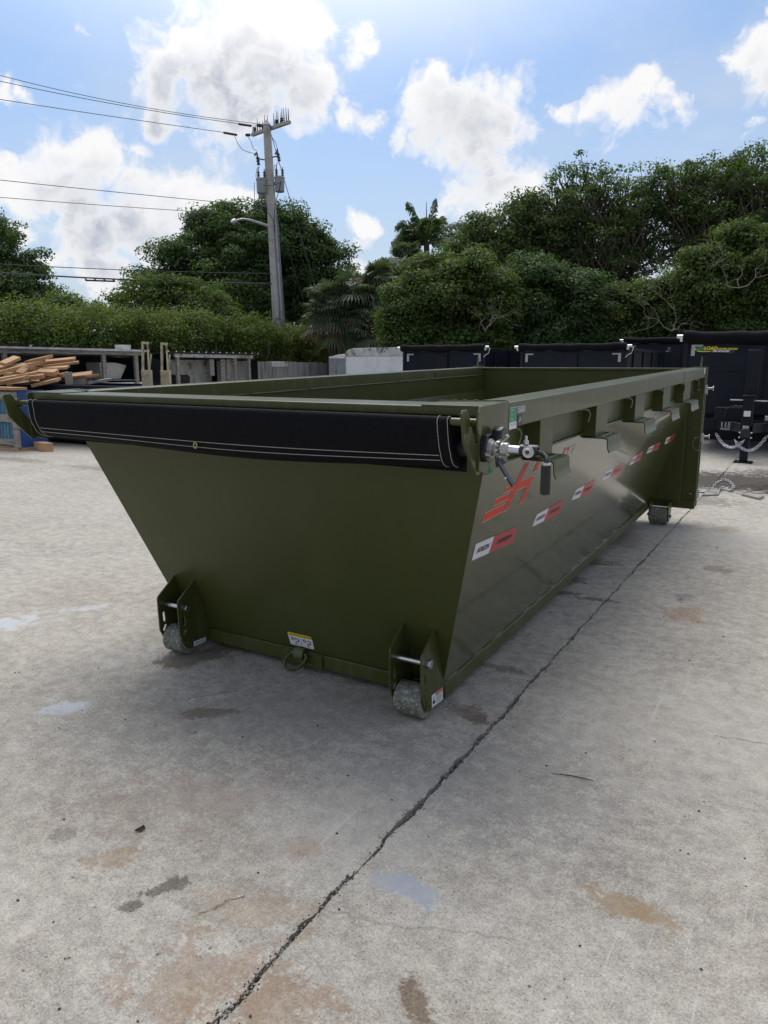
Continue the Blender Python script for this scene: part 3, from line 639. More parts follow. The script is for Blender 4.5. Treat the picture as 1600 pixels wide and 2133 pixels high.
# tarp pipe with end discs, roller tube
bp(MB().cyl((-a - .0, -.056, 1.437), (a + .012, -.056, 1.437), .0125, n=20), 'tarp_pipe', 'olive_top')
bp(MB().prism([(-.056 + .026 * math.sin(k * math.pi / 4 + .39) * (.75 if k % 4 in (1, 2) else .75), 1.436 + .038 * math.cos(k * math.pi / 4 + .39)) for k in range(8)], 0, a + .012, a + .018), 'pipe_end_plate', 'olive_top', .001)
bp(MB().lathe([(.020, 0), (.020, .006), (.0125, .007)], (-a + .001, -.056, 1.437), (1, 0, 0), n=16), 'weld_collar', 'olive_top')
bp(MB().cyl((-a - .006, -.004, 1.349), (-a - .001 + .018, -.004, 1.349), .0125, n=20).cyl((-a + .003, -.004, 1.349), (-a + .012, -.004, 1.349), .0165, n=6), 'roller_bolt', 'zinc')
def hull(x):
    """tarp section wrapped from the pipe down and round the roller"""
    u = x / 1.035
    Rr = .062 + .006 * (1 - u * u) + .003 * math.sin(x * 3.1); cy, cz = .012 + .004 * u, 1.347 - .006 * (1 - u * u); py, pz, pr_ = -.056, 1.437, .0155
    sagz = .010 * (1 - u * u) + .004 * math.sin(x * 4.3 + 1)
    pts = []
    # over the pipe from behind
    for t in (60, 90, 120, 150, 180, 200): pts.append((py + pr_ * math.cos(R_(t)), pz + pr_ * math.sin(R_(t))))
    # tangent line to the roller's front, slightly bellied, then round below
    e = (cy + Rr * math.cos(R_(192)), cz + Rr * math.sin(R_(192)))
    s0 = pts[-1]
    for t in (.2, .4, .6, .8): 
        bel = -.006 * math.sin(math.pi * t) - .002 * math.sin(x * 9 + t * 5)
        pts.append((s0[0] + (e[0] - s0[0]) * t + bel, s0[1] + (e[1] - s0[1]) * t))
    for t in (192, 205, 218, 231, 244, 257, 270, 285, 300, 320, 345, 10, 40, 70):
        zz = cz + Rr * math.sin(R_(t)); pts.append((cy + Rr * math.cos(R_(t)), zz - sagz * max(0, -math.sin(R_(t)))))
    pts.append((-.02, 1.43))
    return pts
NX = 90; rows = [hull(-1.035 + 2.07 * k / NX) for k in range(NX + 1)]; n = len(rows[0]); q = MB()
vs = [(-1.035 + 2.07 * k / NX, y, z) for k, r in enumerate(rows) for (y, z) in r]
fs = [(k * n + i, k * n + (i + 1) % n, (k + 1) * n + (i + 1) % n, (k + 1) * n + i) for k in range(NX) for i in range(n)] + [tuple(range(n)), tuple(range(NX * n, NX * n + n))[::-1]]
tarp = bp(q.add(vs, fs), 'tarp', 'tarp', label='black mesh tarp draped over the front pipe and roller')
bp(MB().box(-1.05, 1.05, .028, .031, 1.27, 1.4475), 'tarp_backing', 'tarp')
bp(MB().cyl((-1.09, .014, 1.347), (a + .0, .014, 1.347), .026, n=20), 'roller_tube', 'blackst')
for idx in (10.35, 11.7):
    i = int(idx); f = idx - i; pts = []
    for k in range(2, NX - 1):
        y = rows[k][i][0] * (1 - f) + rows[k][i + 1][0] * f; z = rows[k][i][1] * (1 - f) + rows[k][i + 1][1] * f
        pts.append((-1.035 + 2.07 * k / NX, y - .0012, z - .0005))
    bp(MB().tube(pts, .0010, 4), 'seam_stitching', 'thread', parent=tarp)
for kk, dx in ((0, .006), (0, .040), (NX, -.006), (NX, -.040)):
    r_ = hull((-1.035 if kk == 0 else 1.035) + dx); x = (-1.035 if kk == 0 else 1.035) + dx
    pts = [(x + (.02 if kk == 0 else -.0) * max(0, (i - 10) / 10), y - .0012 * (1 if i > 3 else .2), z + (.0012 if i < 4 else -.0006)) for i, (y, z) in enumerate(r_[:19])]
    bp(MB().tube(pts, .0010, 4), 'seam_stitching', 'thread', parent=tarp)
M['brassy'] = mat('brass_ring', (0.45, 0.36, 0.16), 0.5, metal=0.3)
gx, gzz = -.045, 1.303
bp(MB().tube([(gx + .008 * math.cos(t), -.052 + .0 * math.sin(t), gzz + .0105 * math.sin(t)) for t in [k * math.pi / 8 for k in range(16)]], .0026, 6, closed=True), 'grommet', 'brassy', parent=tarp) if 'brassy' in M else None
# crank gear
cy, cz = .020, 1.352; X0 = a + .001
fl = [(cy - .040, cz - .006), (cy - .036, cz + .020), (cy - .018, cz + .042), (cy + .012, cz + .046), (cy + .036, cz + .034), (cy + .040, cz + .008), (cy + .030, cz - .03), (cy + .008, cz - .046), (cy - .020, cz - .040), (cy - .036, cz - .022)]
bp(MB().prism(fl, 0, X0, X0 + .020), 'bearing_flange', 'blackpl', .003)
bp(MB().cyl((X0 + .01, cy + .055, cz + .03), (X0 + .045, cy + .055, cz + .03), .034, n=8), 'lock_housing', 'blackpl', .005)
bp(MB().lathe([(.030, 0), (.030, .006), (.024, .008), (.024, .014)], (X0 + .020, cy, cz), (1, 0, 0), n=28), 'bearing_ring', 'castsilver')
q = MB(); 
for k in range(12):
    t = k * math.pi / 6; q.obox((X0 + .050, cy + .023 * math.cos(t), cz + .023 * math.sin(t)), (.005, 0, 0), (0, .005 * math.cos(t), .005 * math.sin(t)), (0, -.0035 * math.sin(t), .0035 * math.cos(t)))
q.lathe([(.019, 0), (.020, .004), (.020, .014), (.017, .016)], (X0 + .034, cy, cz), (1, 0, 0), n=24)
bp(q, 'ratchet_gear', 'castsilver')
bp(MB().lathe([(.0205, 0), (.0205, .020), (.018, .022)], (X0 + .058, cy, cz), (1, 0, 0), n=24), 'shaft_collar', 'castsilver')
bp(MB().beam((X0 + .06, cy - .01, cz + .028), (X0 + .085, cy - .02, cz + .044), .012, .010), 'collar_ear', 'castsilver', .002)
bp(MB().cyl((X0 + .004, cy, cz), (X0 + .150, cy, cz), .0135, n=24), 'crank_shaft', 'zinc')
bp(MB().cyl((X0 + .014, cy - .030, cz - .012), (X0 + .036, cy - .030, cz - .012), .0085, n=6), 'flange_bolt', 'zinc')
bp(MB().lathe([(.018, 0), (.0185, .003), (.0185, .052), (.017, .055), (.012, .055), (.012, .045)], (X0 + .118, cy, cz), (1, 0, 0), n=28), 'crank_yoke', 'blackpl')
bp(MB().cyl((X0 + .150, cy - .0190, cz - .001), (X0 + .150, cy - .024, cz - .001), .0175, n=24), 'yoke_washer', 'zinc')
bp(MB().cyl((X0 + .150, cy - .024, cz - .001), (X0 + .150, cy - .031, cz - .001), .012, n=6), 'yoke_nut', 'zinc', .001)
bp(MB().cyl((X0 + .150, cy - .031, cz - .001), (X0 + .150, cy - .033, cz - .001), .0065, n=16), 'yoke_bolt', 'brass')
bp(MB().cyl((X0 + .134, cy, cz + .018), (X0 + .134, cy, cz + .030), .0085, n=6).cyl((X0 + .134, cy, cz + .030), (X0 + .134, cy, cz + .044), .0045, n=10), 'yoke_screw', 'zinc')
hnd = [(X0 + .168, cy, cz - .002), (X0 + .185, cy + .006, cz - .008), (X0 + .198, cy + .0, cz - .016), (X0 + .205, cy - .012, cz - .026), (X0 + .206, cy - .020, cz - .045)]
bp(MB().tube(hnd, .0075, 12), 'crank_handle', 'blackst')
bp(MB().cyl((X0 + .206, cy - .020, cz - .030), (X0 + .206, cy - .020, cz - .036), .0135, n=24), 'grip_collar', 'zinc')
bp(MB().lathe([(.0120, 0), (.0148, .003), (.0152, .035), (.0158, .076), (.0155, .086), (.012, .089)], (X0 + .206, cy - .020, cz - .036), (0, 0, -1), n=28), 'crank_grip', 'blackpl')
bp(MB().slab([(X0 + .040, cy + .012, cz - .020), (X0 + .040, cy - .012, cz - .020), (X0 + .044, cy - .014, cz - .055), (X0 + .062, cy + .022, cz - .045)], (.005, 0, .0)).beam((X0 + .050, cy - .004, cz - .040), (X0 + .098, cy + .002, cz - .112), .006, .026, up=(0, 1, 0)), 'pawl_lever', 'blackst', .001)
bp(MB().cyl((X0 + .079, cy - .016, cz - .086), (X0 + .079, cy - .018, cz - .086), .0035, n=12), 'lever_rivet', 'zinc')
bp(MB().tube([(X0 + .022, cy - .012, cz - .044), (X0 + .026, cy - .016, cz - .056), (X0 + .028, cy - .018, cz - .064)], .002, 6).cyl((X0 + .026, cy - .020, cz - .068), (X0 + .031, cy - .022, cz - .068), .007, n=14), 'green_tag', 'greencap')
# ---- decals on the right side
def dec(pts, m, off, name, parent=None):
    return bp(MB().add([sp_(y, s_, off) for y, s_ in pts], [tuple(range(len(pts)))]), name, m, fix=False, smooth=False, parent=parent)
def grow(pts, e):
    cy_ = sum(p[0] for p in pts) / len(pts); n_ = len(pts); out = []
    ar = sum(pts[i][0] * pts[(i + 1) % n_][1] - pts[(i + 1) % n_][0] * pts[i][1] for i in range(n_)); sg = 1 if ar > 0 else -1
    for i in range(n_):
        p0, p1, p2 = Vector(pts[i - 1]), Vector(pts[i]), Vector(pts[(i + 1) % n_])
        d1 = (p1 - p0).normalized(); d2 = (p2 - p1).normalized(); n1 = Vector((d1.y, -d1.x)) * sg; n2 = Vector((d2.y, -d2.x)) * sg
        v = (n1 + n2); v = v / max(.35, v.dot(n1)); out.append(tuple(p1 + v * e))
    return out
logo = [[(0.363, 0.801), (0.36, 0.839), (0.558, 0.839), (0.563, 0.802)], [(0.431, 0.853), (0.431, 0.882), (0.579, 0.882), (0.583, 0.852)],
        [(0.503, 0.894), (0.5, 0.916), (0.583, 0.916), (0.604, 0.904), (0.601, 0.894)],
        [(0.575, 0.801), (0.603, 0.902), (0.652, 0.993), (0.698, 0.992), (0.665, 0.915), (0.829, 0.914), (0.791, 0.796), (0.747, 0.798), (0.771, 0.876), (0.647, 0.878), (0.62, 0.799)],
        [(0.794, 0.932), (0.812, 0.988), (0.824, 0.992), (0.865, 0.991), (0.836, 0.932)]]
for P_ in logo:
    dec(grow(P_, .0016), 'cream', .0008, 'logo_outline'); dec(grow(P_, -.0008), 'redprint', .0016, 'logo_bar')
strips = [((.377, .636), (.365, .710), (.843, .676), (.849, .594), .40), ((1.075, .618), (1.086, .677), (1.501, .674), (1.519, .589), .42), ((1.680, .633), (1.703, .690), (2.095, .686), (2.110, .593), .42),
          ((2.292, .644), (2.320, .699), (2.800, .678), (2.840, .607), .42), ((3.049, .628), (3.077, .684), (3.404, .688), (3.425, .617), .42), ((3.603, .643), (3.625, .690), (4.106, .680), (4.115, .612), .42), ((4.397, .620), (4.363, .680), (4.838, .667), (4.792, .608), .42)]
for (p0, p1, p2, p3, f) in strips:
    p0, p1, p2, p3 = map(Vector, (p0, p1, p2, p3)); e0 = p0.lerp(p3, f - .02); e1 = p1.lerp(p2, f)
    w_ = dec([p0, p1, e1, e0], 'whiteprint', .0010, 'reflective_strip'); w_['label'] = 'white and red reflective strip'
    dec([e0, e1, p2, p3], 'pinkred', .0010, 'red_half', parent=w_)
    for (q0, q1, q2, q3, sz) in ((p0, p1, e1, e0, 1.0), (e0, e1, p2, p3, .85)):
        cc = (q0 + q1 + q2 + q3) / 4; hh = (q1 - q0).length; ww = (q3 - q0).length
        vs, fs = text_mesh('HORIZON', hh * .42 * sz, shear=.5, bold=hh * .012)
        wmax = max(v[0] for v in vs); kx = ww * .40 / wmax * sz; ux = ((q3 - q0) + (q2 - q1)).normalized()
        mb = MB().add([sp_(cc.x + v[0] * kx * ux.x, cc.y + v[0] * kx * ux.y + v[1], .0018) for v in vs], fs)
        bp(mb, 'strip_lettering', 'blackprint', smooth=False, fix=False, parent=w_)
fd = [([(1.101, 0.933), (1.107, 0.945), (1.26, 0.944), (1.27, 0.931)], 'redprint'), ([(1.107, 0.913), (1.109, 0.926), (1.27, 0.926), (1.28, 0.912)], 'greyprint'),
      ([(1.174, 0.972), (1.178, 0.991), (1.234, 0.991), (1.237, 0.976), (1.192, 0.978), (1.192, .955), (1.18, .955)], 'redprint')]
for P_, m_ in fd: dec(grow(P_, .0018), 'cream', .0008, 'decal_outline'); dec(P_, m_, .0015, 'decal_bar')
F2 = [(1.247, .955), (1.253, .99), (1.296, .99), (1.298, .982), (1.263, .982), (1.262, .975), (1.286, .975), (1.286, .968), (1.261, .968), (1.257, .955)]
S7 = [(1.304, .982), (1.306, .991), (1.358, .991), (1.332, .948), (1.320, .948), (1.340, .980)]
for P_ in (F2, S7): dec(grow(P_, .0022), 'cream', .0008, 'decal_outline'); dec(P_, 'greyprint', .0015, 'decal_numeral')
S0 = 3.46
for (P_, m_) in (([(3.42, .895), (3.44, .903), (4.02, .918), (4.00, .908)], 'cream'), ([(3.44, .910), (3.46, .917), (4.02, .933), (4.00, .924)], 'cream'), ([(3.84, .922), (3.86, .942), (4.08, .952), (4.06, .932)], 'pinkred')): dec(P_, m_, .0012, 'decal_bar')
vs, fs = text_mesh('STEEL', .05, shear=.5); bp(MB().add([sp_(3.78 + v[0] * 3.0, .965 + v[1] + v[0] * .02, .0014) for v in vs], fs), 'decal_lettering', 'greyprint', smooth=False, fix=False)
# ---- labels on the corner of the rail (x = a face)
XA = a + .0016
def sticker(pts, m, name, x=XA, parent=None):
    return bp(MB().add([(x, y, z) for y, z in pts], [tuple(range(len(pts)))]), name, m, fix=False, smooth=False, parent=parent)
st = sticker([(.228, 1.388), (.296, 1.388), (.296, 1.461), (.228, 1.461)], 'whiteprint', 'spec_label'); st['label'] = 'green and white specification label'
sticker([(.2295, 1.412), (.2945, 1.412), (.2945, 1.4595), (.2295, 1.4595)], 'greenprint', 'green_field', XA + .0005, st)
for z, tx, m_ in ((1.451, 'SIZE', 'whiteprint'), (1.435, 'WT', 'whiteprint'), (1.420, 'SERIAL', 'whiteprint')):
    text_on('label_lettering', tx, M[m_], st, (XA + .001, .250, z), (0, 1, 0), (0, 0, 1), .009, xf=xf)
text_on('label_lettering', '17 x 4  12-2', M['blackprint'], st, (XA + .001, .262, 1.403), (0, 1, .0), (0, 0, 1), .0095, xf=xf, shear=.2)
s2 = sticker([(.301, 1.437), (.380, 1.437), (.380, 1.461), (.301, 1.461)], 'greyprint', 'plate_label'); s2['label'] = 'small silver data plate'
text_on('label_lettering', 'MADE IN', M['whiteprint'], s2, (XA + .001, .342, 1.445), (0, 1, 0), (0, 0, 1), .009, xf=xf)
s3 = sticker([(.303, 1.396), (.348, 1.396), (.348, 1.433), (.303, 1.433)], 'blackprint', 'black_label')
sticker([(.312, 1.405), (.340, 1.41), (.337, 1.425), (.322, 1.420)], 'greyprint', 'label_mark', XA + .0005, s3)
sticker([(4.93, 1.425), (4.985, 1.425), (4.985, 1.475), (4.93, 1.475)], 'whiteprint', 'rail_end_sticker')
# ---- stickers on the brackets and front wall
w1 = sticker([(.396, .207), (.499, .200), (.498, .258), (.394, .264)], 'whiteprint', 'warning_label', .7472); w1['label'] = 'white and orange warning label'
sticker([(.430, .246), (.496, .242), (.496, .2575), (.430, .260)], 'orangeprint', 'label_header', .7476, w1)
for k in range(4): sticker([(.437, .237 - k * .008), (.484, .234 - k * .008), (.484, .2365 - k * .008), (.437, .2395 - k * .008)], 'blackprint', 'label_line', .7476, w1)
sticker([(.406, .218), (.426, .218), (.424, .232), (.416, .230), (.420, .248), (.415, .248), (.410, .232), (.403, .234)], 'blackprint', 'label_pictogram', .7476, w1)
text_on('label_lettering', 'WARNING', M['whiteprint'], w1, (.7480, .462, .2508), (0, 1, -.06), (0, 0, 1), .0085, xf=xf)
w2 = sticker([(.392, .2015), (.477, .201), (.479, .2235), (.392, .2285)], 'whiteprint', 'grease_label', -.597 + .0042)
text_on('label_lettering', 'Grease Point', M['blackprint'], w2, (-.597 + .0048, .435, .2140), (0, 1, -.04), (0, 0, 1), .0130, xf=xf, bold=.0002)
tf = Vector((0, fwy(.35) - fwy(.28), .07)).normalized(); nf = Vector((0, -tf.z, tf.y))
def fpt(x, z, off): return Vector((x, fwy(z), z)) + nf * off
def fst(pts, m, name, off=.001, parent=None): return bp(MB().add([fpt(x, z, off) for x, z in pts], [tuple(range(len(pts)))]), name, m, fix=False, smooth=False, parent=parent)
c0 = fst([(-.062, .2795), (.064, .2795), (.071, .286), (.072, .346), (.066, .352), (-.064, .352), (-.070, .346), (-.069, .286)], 'whiteprint', 'caution_label'); c0['label'] = 'white and yellow caution label with two hook pictograms'
fst([(-.0695, .334), (.0715, .334), (.0715, .346), (.066, .352), (-.064, .352), (-.070, .346)], 'yellowprint', 'label_header', .0014, c0)
fst([(.0, .280), (.0018, .280), (.0018, .351), (.0, .351)], 'blackprint', 'label_divider', .0018, c0)
for cx in (-.033, .038):
    text_on('label_lettering', 'CAUTION', M['blackprint'], c0, fpt(cx + .006, .3425, .002), (1, 0, 0), tuple(tf), .0125, xf=xf, bold=.0002)
    tri = [(cx - .030, .338), (cx - .0235, .338), (cx - .0268, .347)]; fst(tri, 'blackprint', 'label_triangle', .0018, c0)
    sgn = 1 if cx < 0 else -1
    e = [fpt(cx - .014 + .0075 * math.cos(t), .319 + .0075 * math.sin(t), .002) for t in [k * math.pi / 8 for k in range(16)]]
    bp(MB().tube(e, .0017, 4, closed=True), 'hook_pictogram', 'blackprint', parent=c0)
    e = [fpt(cx + .009 + .012 * math.cos(t), .313 + .0095 * math.sin(t) * 1, .002) for t in [sgn * (2.6 - k * .42) for k in range(12)]]
    bp(MB().tube(e, [.0022] * 12, 4), 'hook_pictogram', 'blackprint', parent=c0)
    e = [fpt(cx + .002 + .006 * math.cos(t), .2925 + .006 * math.sin(t), .002) for t in [k * math.pi / 6 for k in range(12)]]
    bp(MB().tube(e, .0006, 4, closed=True), 'label_ring', 'blackprint' if cx < 0 else 'redprint', parent=c0)
    ck = [(-.003, .0), (-.001, -.003), (.004, .003)] if cx < 0 else [(-.003, -.003), (.003, .003), (0, 0), (-.003, .003), (.003, -.003)]
    bp(MB().tube([fpt(cx + .002 + u, .2925 + w, .002) for u, w in ck], .0008, 4), 'label_tick', 'blackprint' if cx < 0 else 'redprint', parent=c0)

# ------------------------------------------------------------------ vegetation
def foliage_mat(name, dark, light, trans=0.30, rough=0.55, yellow=None, yamt=0.12):
    m = bpy.data.materials.new(name); m.use_nodes = True; B = NB(m.node_tree); nt = m.node_tree; nt.nodes.clear()
    geo = B.node('ShaderNodeNewGeometry'); rnd_ = geo.outputs['Random Per Island']; pos = geo.outputs['Position']
    c = B.mix(rnd_, dark, light)
    c = B.mix(B.step(B.noise(pos, 0.8, 3), 0.35, 0.65, 0.0, 0.6), c, tuple((x + y) / 2 * .8 for x, y in zip(dark, light)))
    if yellow: c = B.mix(B.math('MULTIPLY', B.step(B.noise(B.vmath('ADD', pos, (9, 4, 2)), 1.3, 3), 0.54, 0.68), yamt * 5), c, yellow)
    d = B.node('ShaderNodeBsdfPrincipled'); B.put(d.inputs['Base Color'], c); d.inputs['Roughness'].default_value = rough; d.inputs['Specular IOR Level'].default_value = 0.35
    t = B.node('ShaderNodeBsdfTranslucent'); B.put(t.inputs['Color'], B.mix(1.0, c, (1.5, 1.7, 0.7), mode='MULTIPLY'))
    mx = B.node('ShaderNodeMixShader'); mx.inputs[0].default_value = trans; B.l.new(d.outputs[0], mx.inputs[1]); B.l.new(t.outputs[0], mx.inputs[2])
    o = B.node('ShaderNodeOutputMaterial'); B.l.new(mx.outputs[0], o.inputs[0]); return m
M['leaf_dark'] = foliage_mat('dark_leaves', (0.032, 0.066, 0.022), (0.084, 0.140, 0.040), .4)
M['leaf_mid'] = foliage_mat('mid_green_leaves', (0.042, 0.076, 0.020), (0.115, 0.165, 0.040), .45, yellow=(0.12, 0.14, 0.03), yamt=.10)
M['leaf_lace'] = foliage_mat('fine_tree_leaves', (0.042, 0.074, 0.026), (0.110, 0.155, 0.048), .45, yellow=(0.11, 0.095, 0.035), yamt=.09)
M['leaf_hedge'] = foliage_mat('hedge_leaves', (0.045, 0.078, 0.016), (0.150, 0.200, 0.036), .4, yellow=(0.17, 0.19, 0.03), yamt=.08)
M['leaf_palm'] = foliage_mat('grey_green_palm_blades', (0.050, 0.075, 0.040), (0.125, 0.160, 0.090), .2)
M['leaf_royal'] = foliage_mat('palm_fronds', (0.045, 0.080, 0.040), (0.105, 0.150, 0.070), .35)
M['leaf_dead'] = foliage_mat('dead_palm_blades', (0.09, 0.065, 0.04), (0.17, 0.13, 0.09), .15)
M['bark'] = mat('grey_bark', (0.085, 0.070, 0.055), 0.9, var=0.35, vscale=6, bump=0.01, bscale=14)
M['twigs'] = mat('bare_pale_twigs', (0.20, 0.17, 0.13), 0.85, var=0.3, vscale=6)
NP = np.random.RandomState(3)
def leaf_mesh(name, cen, size, m, parent=None, origin=(0, 0, 0), aspect=1.9, droop=0.0, pref=None, bias=.9):
    """one small folded leaf (two triangles) at each centre"""
    n = len(cen); th = NP.uniform(0, 2 * np.pi, n); z = NP.uniform(-.5, .5, n) - droop; rr = np.sqrt(np.maximum(0, 1 - z * z))
    d = np.stack([rr * np.cos(th), rr * np.sin(th), z], 1)
    q = NP.normal(size=(n, 3)); q[:, 2] *= .6; s = np.cross(d, q); s /= np.linalg.norm(s, axis=1)[:, None] + 1e-9
    if pref is not None:
        nn = pref / (np.linalg.norm(pref, axis=1)[:, None] + 1e-6) * bias + NP.normal(size=(n, 3)) * .45 + np.array([0, 0, .35]); nn /= np.linalg.norm(nn, axis=1)[:, None]
        d = np.cross(nn, NP.normal(size=(n, 3))); d /= np.linalg.norm(d, axis=1)[:, None] + 1e-9; s = np.cross(nn, d)
    nn = np.cross(d, s); sz = (size * NP.uniform(.6, 1.35, n))[:, None]
    p0 = cen - d * sz * .5 * aspect; p2 = cen + d * sz * .5 * aspect; p1 = cen + s * sz * .5 + nn * sz * .14; p3 = cen - s * sz * .5 + nn * sz * .14
    V = np.stack([p0, p1, p2, p3], 1).reshape(-1, 3) - np.array(origin)
    F = (np.arange(n)[:, None] * 4 + np.array([0, 1, 2, 0, 2, 3])).reshape(-1)
    me = bpy.data.meshes.new(name); me.vertices.add(4 * n); me.vertices.foreach_set('co', V.reshape(-1).astype(np.float32))
    me.loops.add(6 * n); me.loops.foreach_set('vertex_index', F.astype(np.int32))
    me.polygons.add(2 * n); me.polygons.foreach_set('loop_start', (np.arange(2 * n) * 3).astype(np.int32)); me.polygons.foreach_set('loop_total', np.full(2 * n, 3, np.int32))
    me.update(calc_edges=True); me.materials.append(m)
    o = bpy.data.objects.new(name, me); COL.objects.link(o)
    if parent: o.parent = parent
    return o
def tree(name, label, base, lobes, nclump, per, leaf, m, spread=.45, shell=.55, trunk_r=.22, forks=5, twig=True, group=None, cat='tree', flatz=.62, trunk_h=None, twigmat='bark', branch_r=.035, gap=None, seed=1, lump=.78):
    """lobes: (centre, rx, ry, rz). Leaves grow in tufts at the ends of real branches."""
    rs = np.random.RandomState(seed); base = Vector(base); root = thing(name, label, cat, tuple(base), group=group)
    vol = np.array([l[1] * l[2] * l[3] for l in lobes]) ** (2 / 3.); pick = rs.choice(len(lobes), nclump, p=vol / vol.sum())
    nclump = int(nclump * 1.12); pick = rs.choice(len(lobes), nclump, p=vol / vol.sum()); cs = []; li = []; bough = {}
    for k in pick:
        c, rx, ry, rz = lobes[k]; rx, ry, rz = [q_ * 1.0 for q_ in (rx, ry, rz)]
        nb = max(4, int(5 + 7 * (rx * ry * rz) ** (2 / 3.)))
        if k not in bough: bough[k] = rs.normal(size=(nb, 3))
        v = bough[k][rs.randint(nb)] + rs.normal(size=3) * .22 if rs.rand() < lump else rs.normal(size=3)
        v = v / np.linalg.norm(v); rad = (shell + (1 - shell) * rs.rand()) ** .5 if rs.rand() < .8 else rs.rand() ** .5
        v = v * rad; p = np.array(c) + v * np.array([rx, ry, rz]) * (1 + .13 * rs.normal() + (.15 * rs.rand() if rs.rand() < .06 else 0))
        if p[2] < .6: p[2] = .6 + rs.rand()
        if gap is not None and rs.rand() < gap(p): continue
        cs.append(p); li.append(k)
    cs = np.array(cs)
    L = []; PR = []
    for p in cs:
        k = int(per * rs.uniform(.5, 1.5)); u = rs.normal(size=(k, 3)); u /= np.linalg.norm(u, axis=1)[:, None]; u[:, 2] = np.abs(u[:, 2]) * np.where(rs.rand(k) < .75, 1, -1)
        o = u * (rs.rand(k)[:, None] ** .4) * np.array([spread, spread, spread * flatz]) * 1.75 * rs.uniform(.6, 1.3)
        L.append(p + o); PR.append(u)
    L = np.concatenate(L); PR = np.concatenate(PR); leaf_mesh('crown', L, leaf, m, root, tuple(base), pref=PR)
    tb = MB(); zmin = min(l[0][2] - l[3] for l in lobes); zc = trunk_h if trunk_h else max(1.2, base.z + .45 * (np.mean([l[0][2] for l in lobes]) - base.z))
    fork = Vector((base.x, base.y, zc)); jr = lambda s_: Vector(rs.normal(size=3) * s_)
    tb.tube([base - base, (fork - base) * .5 + jr(.06), fork - base], [trunk_r * 1.25, trunk_r, trunk_r * .85], 9)
    for i, (c, rx, ry, rz) in enumerate(lobes):
        c = Vector(c); mid = fork.lerp(c, .5) + jr(.25) + Vector((0, 0, -.12 * (c - fork).length)) * .5
        tb.tube([fork - base, mid - base, c - base], [trunk_r * .5, trunk_r * .33, trunk_r * .16], 6)
        if not twig: continue
        for j in np.nonzero(np.array(li) == i)[0]:
            p = Vector(cs[j]); t = rs.uniform(.25, .95); st = (mid.lerp(c, t)) if rs.rand() < .75 else fork.lerp(mid, t)
            m1 = st.lerp(p, .5) + jr(.12 * (p - st).length)
            tb.tube([st - base, m1 - base, p - base], [branch_r, branch_r * .6, branch_r * .2], 4)
    tb.build('trunk', M[twigmat], root, fix=False)
    return root
def lobe(px, py, rp, d, dd=1.0, rz=1.0, rx=1.0):
    c = at(px, py, d); r = rp * d / FPX; return (tuple(c), r * rx, r * dd * rx, r * rz)
def ground_under(px, d):
    p = at(px, 763, d); return (p.x, p.y, 0.0)
# far left tree
tree('leafy_tree', 'dark feathery tree at the left edge beyond the hedge', ground_under(10, 33),
     [lobe(-60, 560, 95, 33), lobe(20, 590, 75, 33, rz=.9), lobe(10, 520, 55, 33), lobe(60, 600, 50, 32), lobe(-40, 500, 60, 34), lobe(70, 560, 32, 32.5), lobe(30, 640, 70, 32)], 330, 150, .07, M['leaf_dark'], spread=.33, trunk_r=.25, seed=2)
# big round tree behind the pole
tree('broad_tree', 'big round dark green tree standing behind the utility pole', ground_under(520, 38),
     [lobe(500, 520, 80, 38), lobe(420, 560, 85, 38), lobe(600, 540, 85, 38), lobe(560, 490, 55, 37), lobe(460, 480, 45, 38), lobe(660, 580, 70, 38), lobe(350, 590, 60, 37), lobe(520, 600, 110, 37), lobe(690, 620, 55, 38), lobe(400, 630, 90, 37), lobe(640, 510, 35, 37.5), lobe(620, 640, 80, 38)],
     760, 230, .078, M['leaf_dark'], spread=.40, shell=.55, trunk_r=.4, seed=3)
# low scrubby growth between them
tree('scrub_tree', 'low dark wispy shrub rising above the hedge left of the pole', ground_under(330, 27),
     [lobe(300, 630, 60, 27, rz=.8), lobe(380, 630, 60, 27, rz=.75), lobe(230, 650, 40, 27), lobe(440, 640, 50, 27, rz=.7), lobe(340, 600, 30, 27)], 300, 90, .055, M['leaf_mid'], spread=.24, trunk_r=.12, seed=4)
tree('scrub_tree', 'small thin wispy shrub peeping over the hedge beside the left tree', ground_under(150, 27),
     [lobe(135, 650, 32, 27, rz=.8), lobe(175, 655, 30, 27, rz=.6), lobe(100, 660, 35, 27)], 90, 45, .07, M['leaf_mid'], spread=.28, trunk_r=.08, seed=5)
# the tall wood on the right: separate trees
lace_gap = None
tree('tall_tree', 'tallest airy tree at the upper right edge with branches against the sky', ground_under(1480, 31),
     [lobe(1560, 400, 85, 31), lobe(1480, 430, 90, 31), lobe(1400, 410, 60, 31), lobe(1640, 380, 80, 31), lobe(1540, 500, 100, 31), lobe(1420, 500, 80, 31), lobe(1680, 470, 100, 32), lobe(1530, 355, 30, 31), lobe(1450, 370, 32, 31)],
     900, 56, .066, M['leaf_lace'], spread=.25, shell=.25, lump=.35, trunk_r=.3, branch_r=.045, seed=6)
tree('tall_tree', 'open airy tree in the middle of the right hand wood with sky showing through', ground_under(1240, 31),
     [lobe(1220, 430, 75, 31), lobe(1300, 430, 70, 31), lobe(1150, 440, 60, 31), lobe(1250, 520, 90, 31), lobe(1340, 500, 70, 31), lobe(1170, 520, 70, 31), lobe(1250, 385, 35, 31), lobe(1310, 600, 60, 31), lobe(1180, 380, 26, 31), lobe(1350, 395, 34, 31)],
     520, 50, .064, M['leaf_lace'], spread=.24, shell=.2, lump=.3, trunk_r=.32, branch_r=.05, twigmat='bark', seed=7)
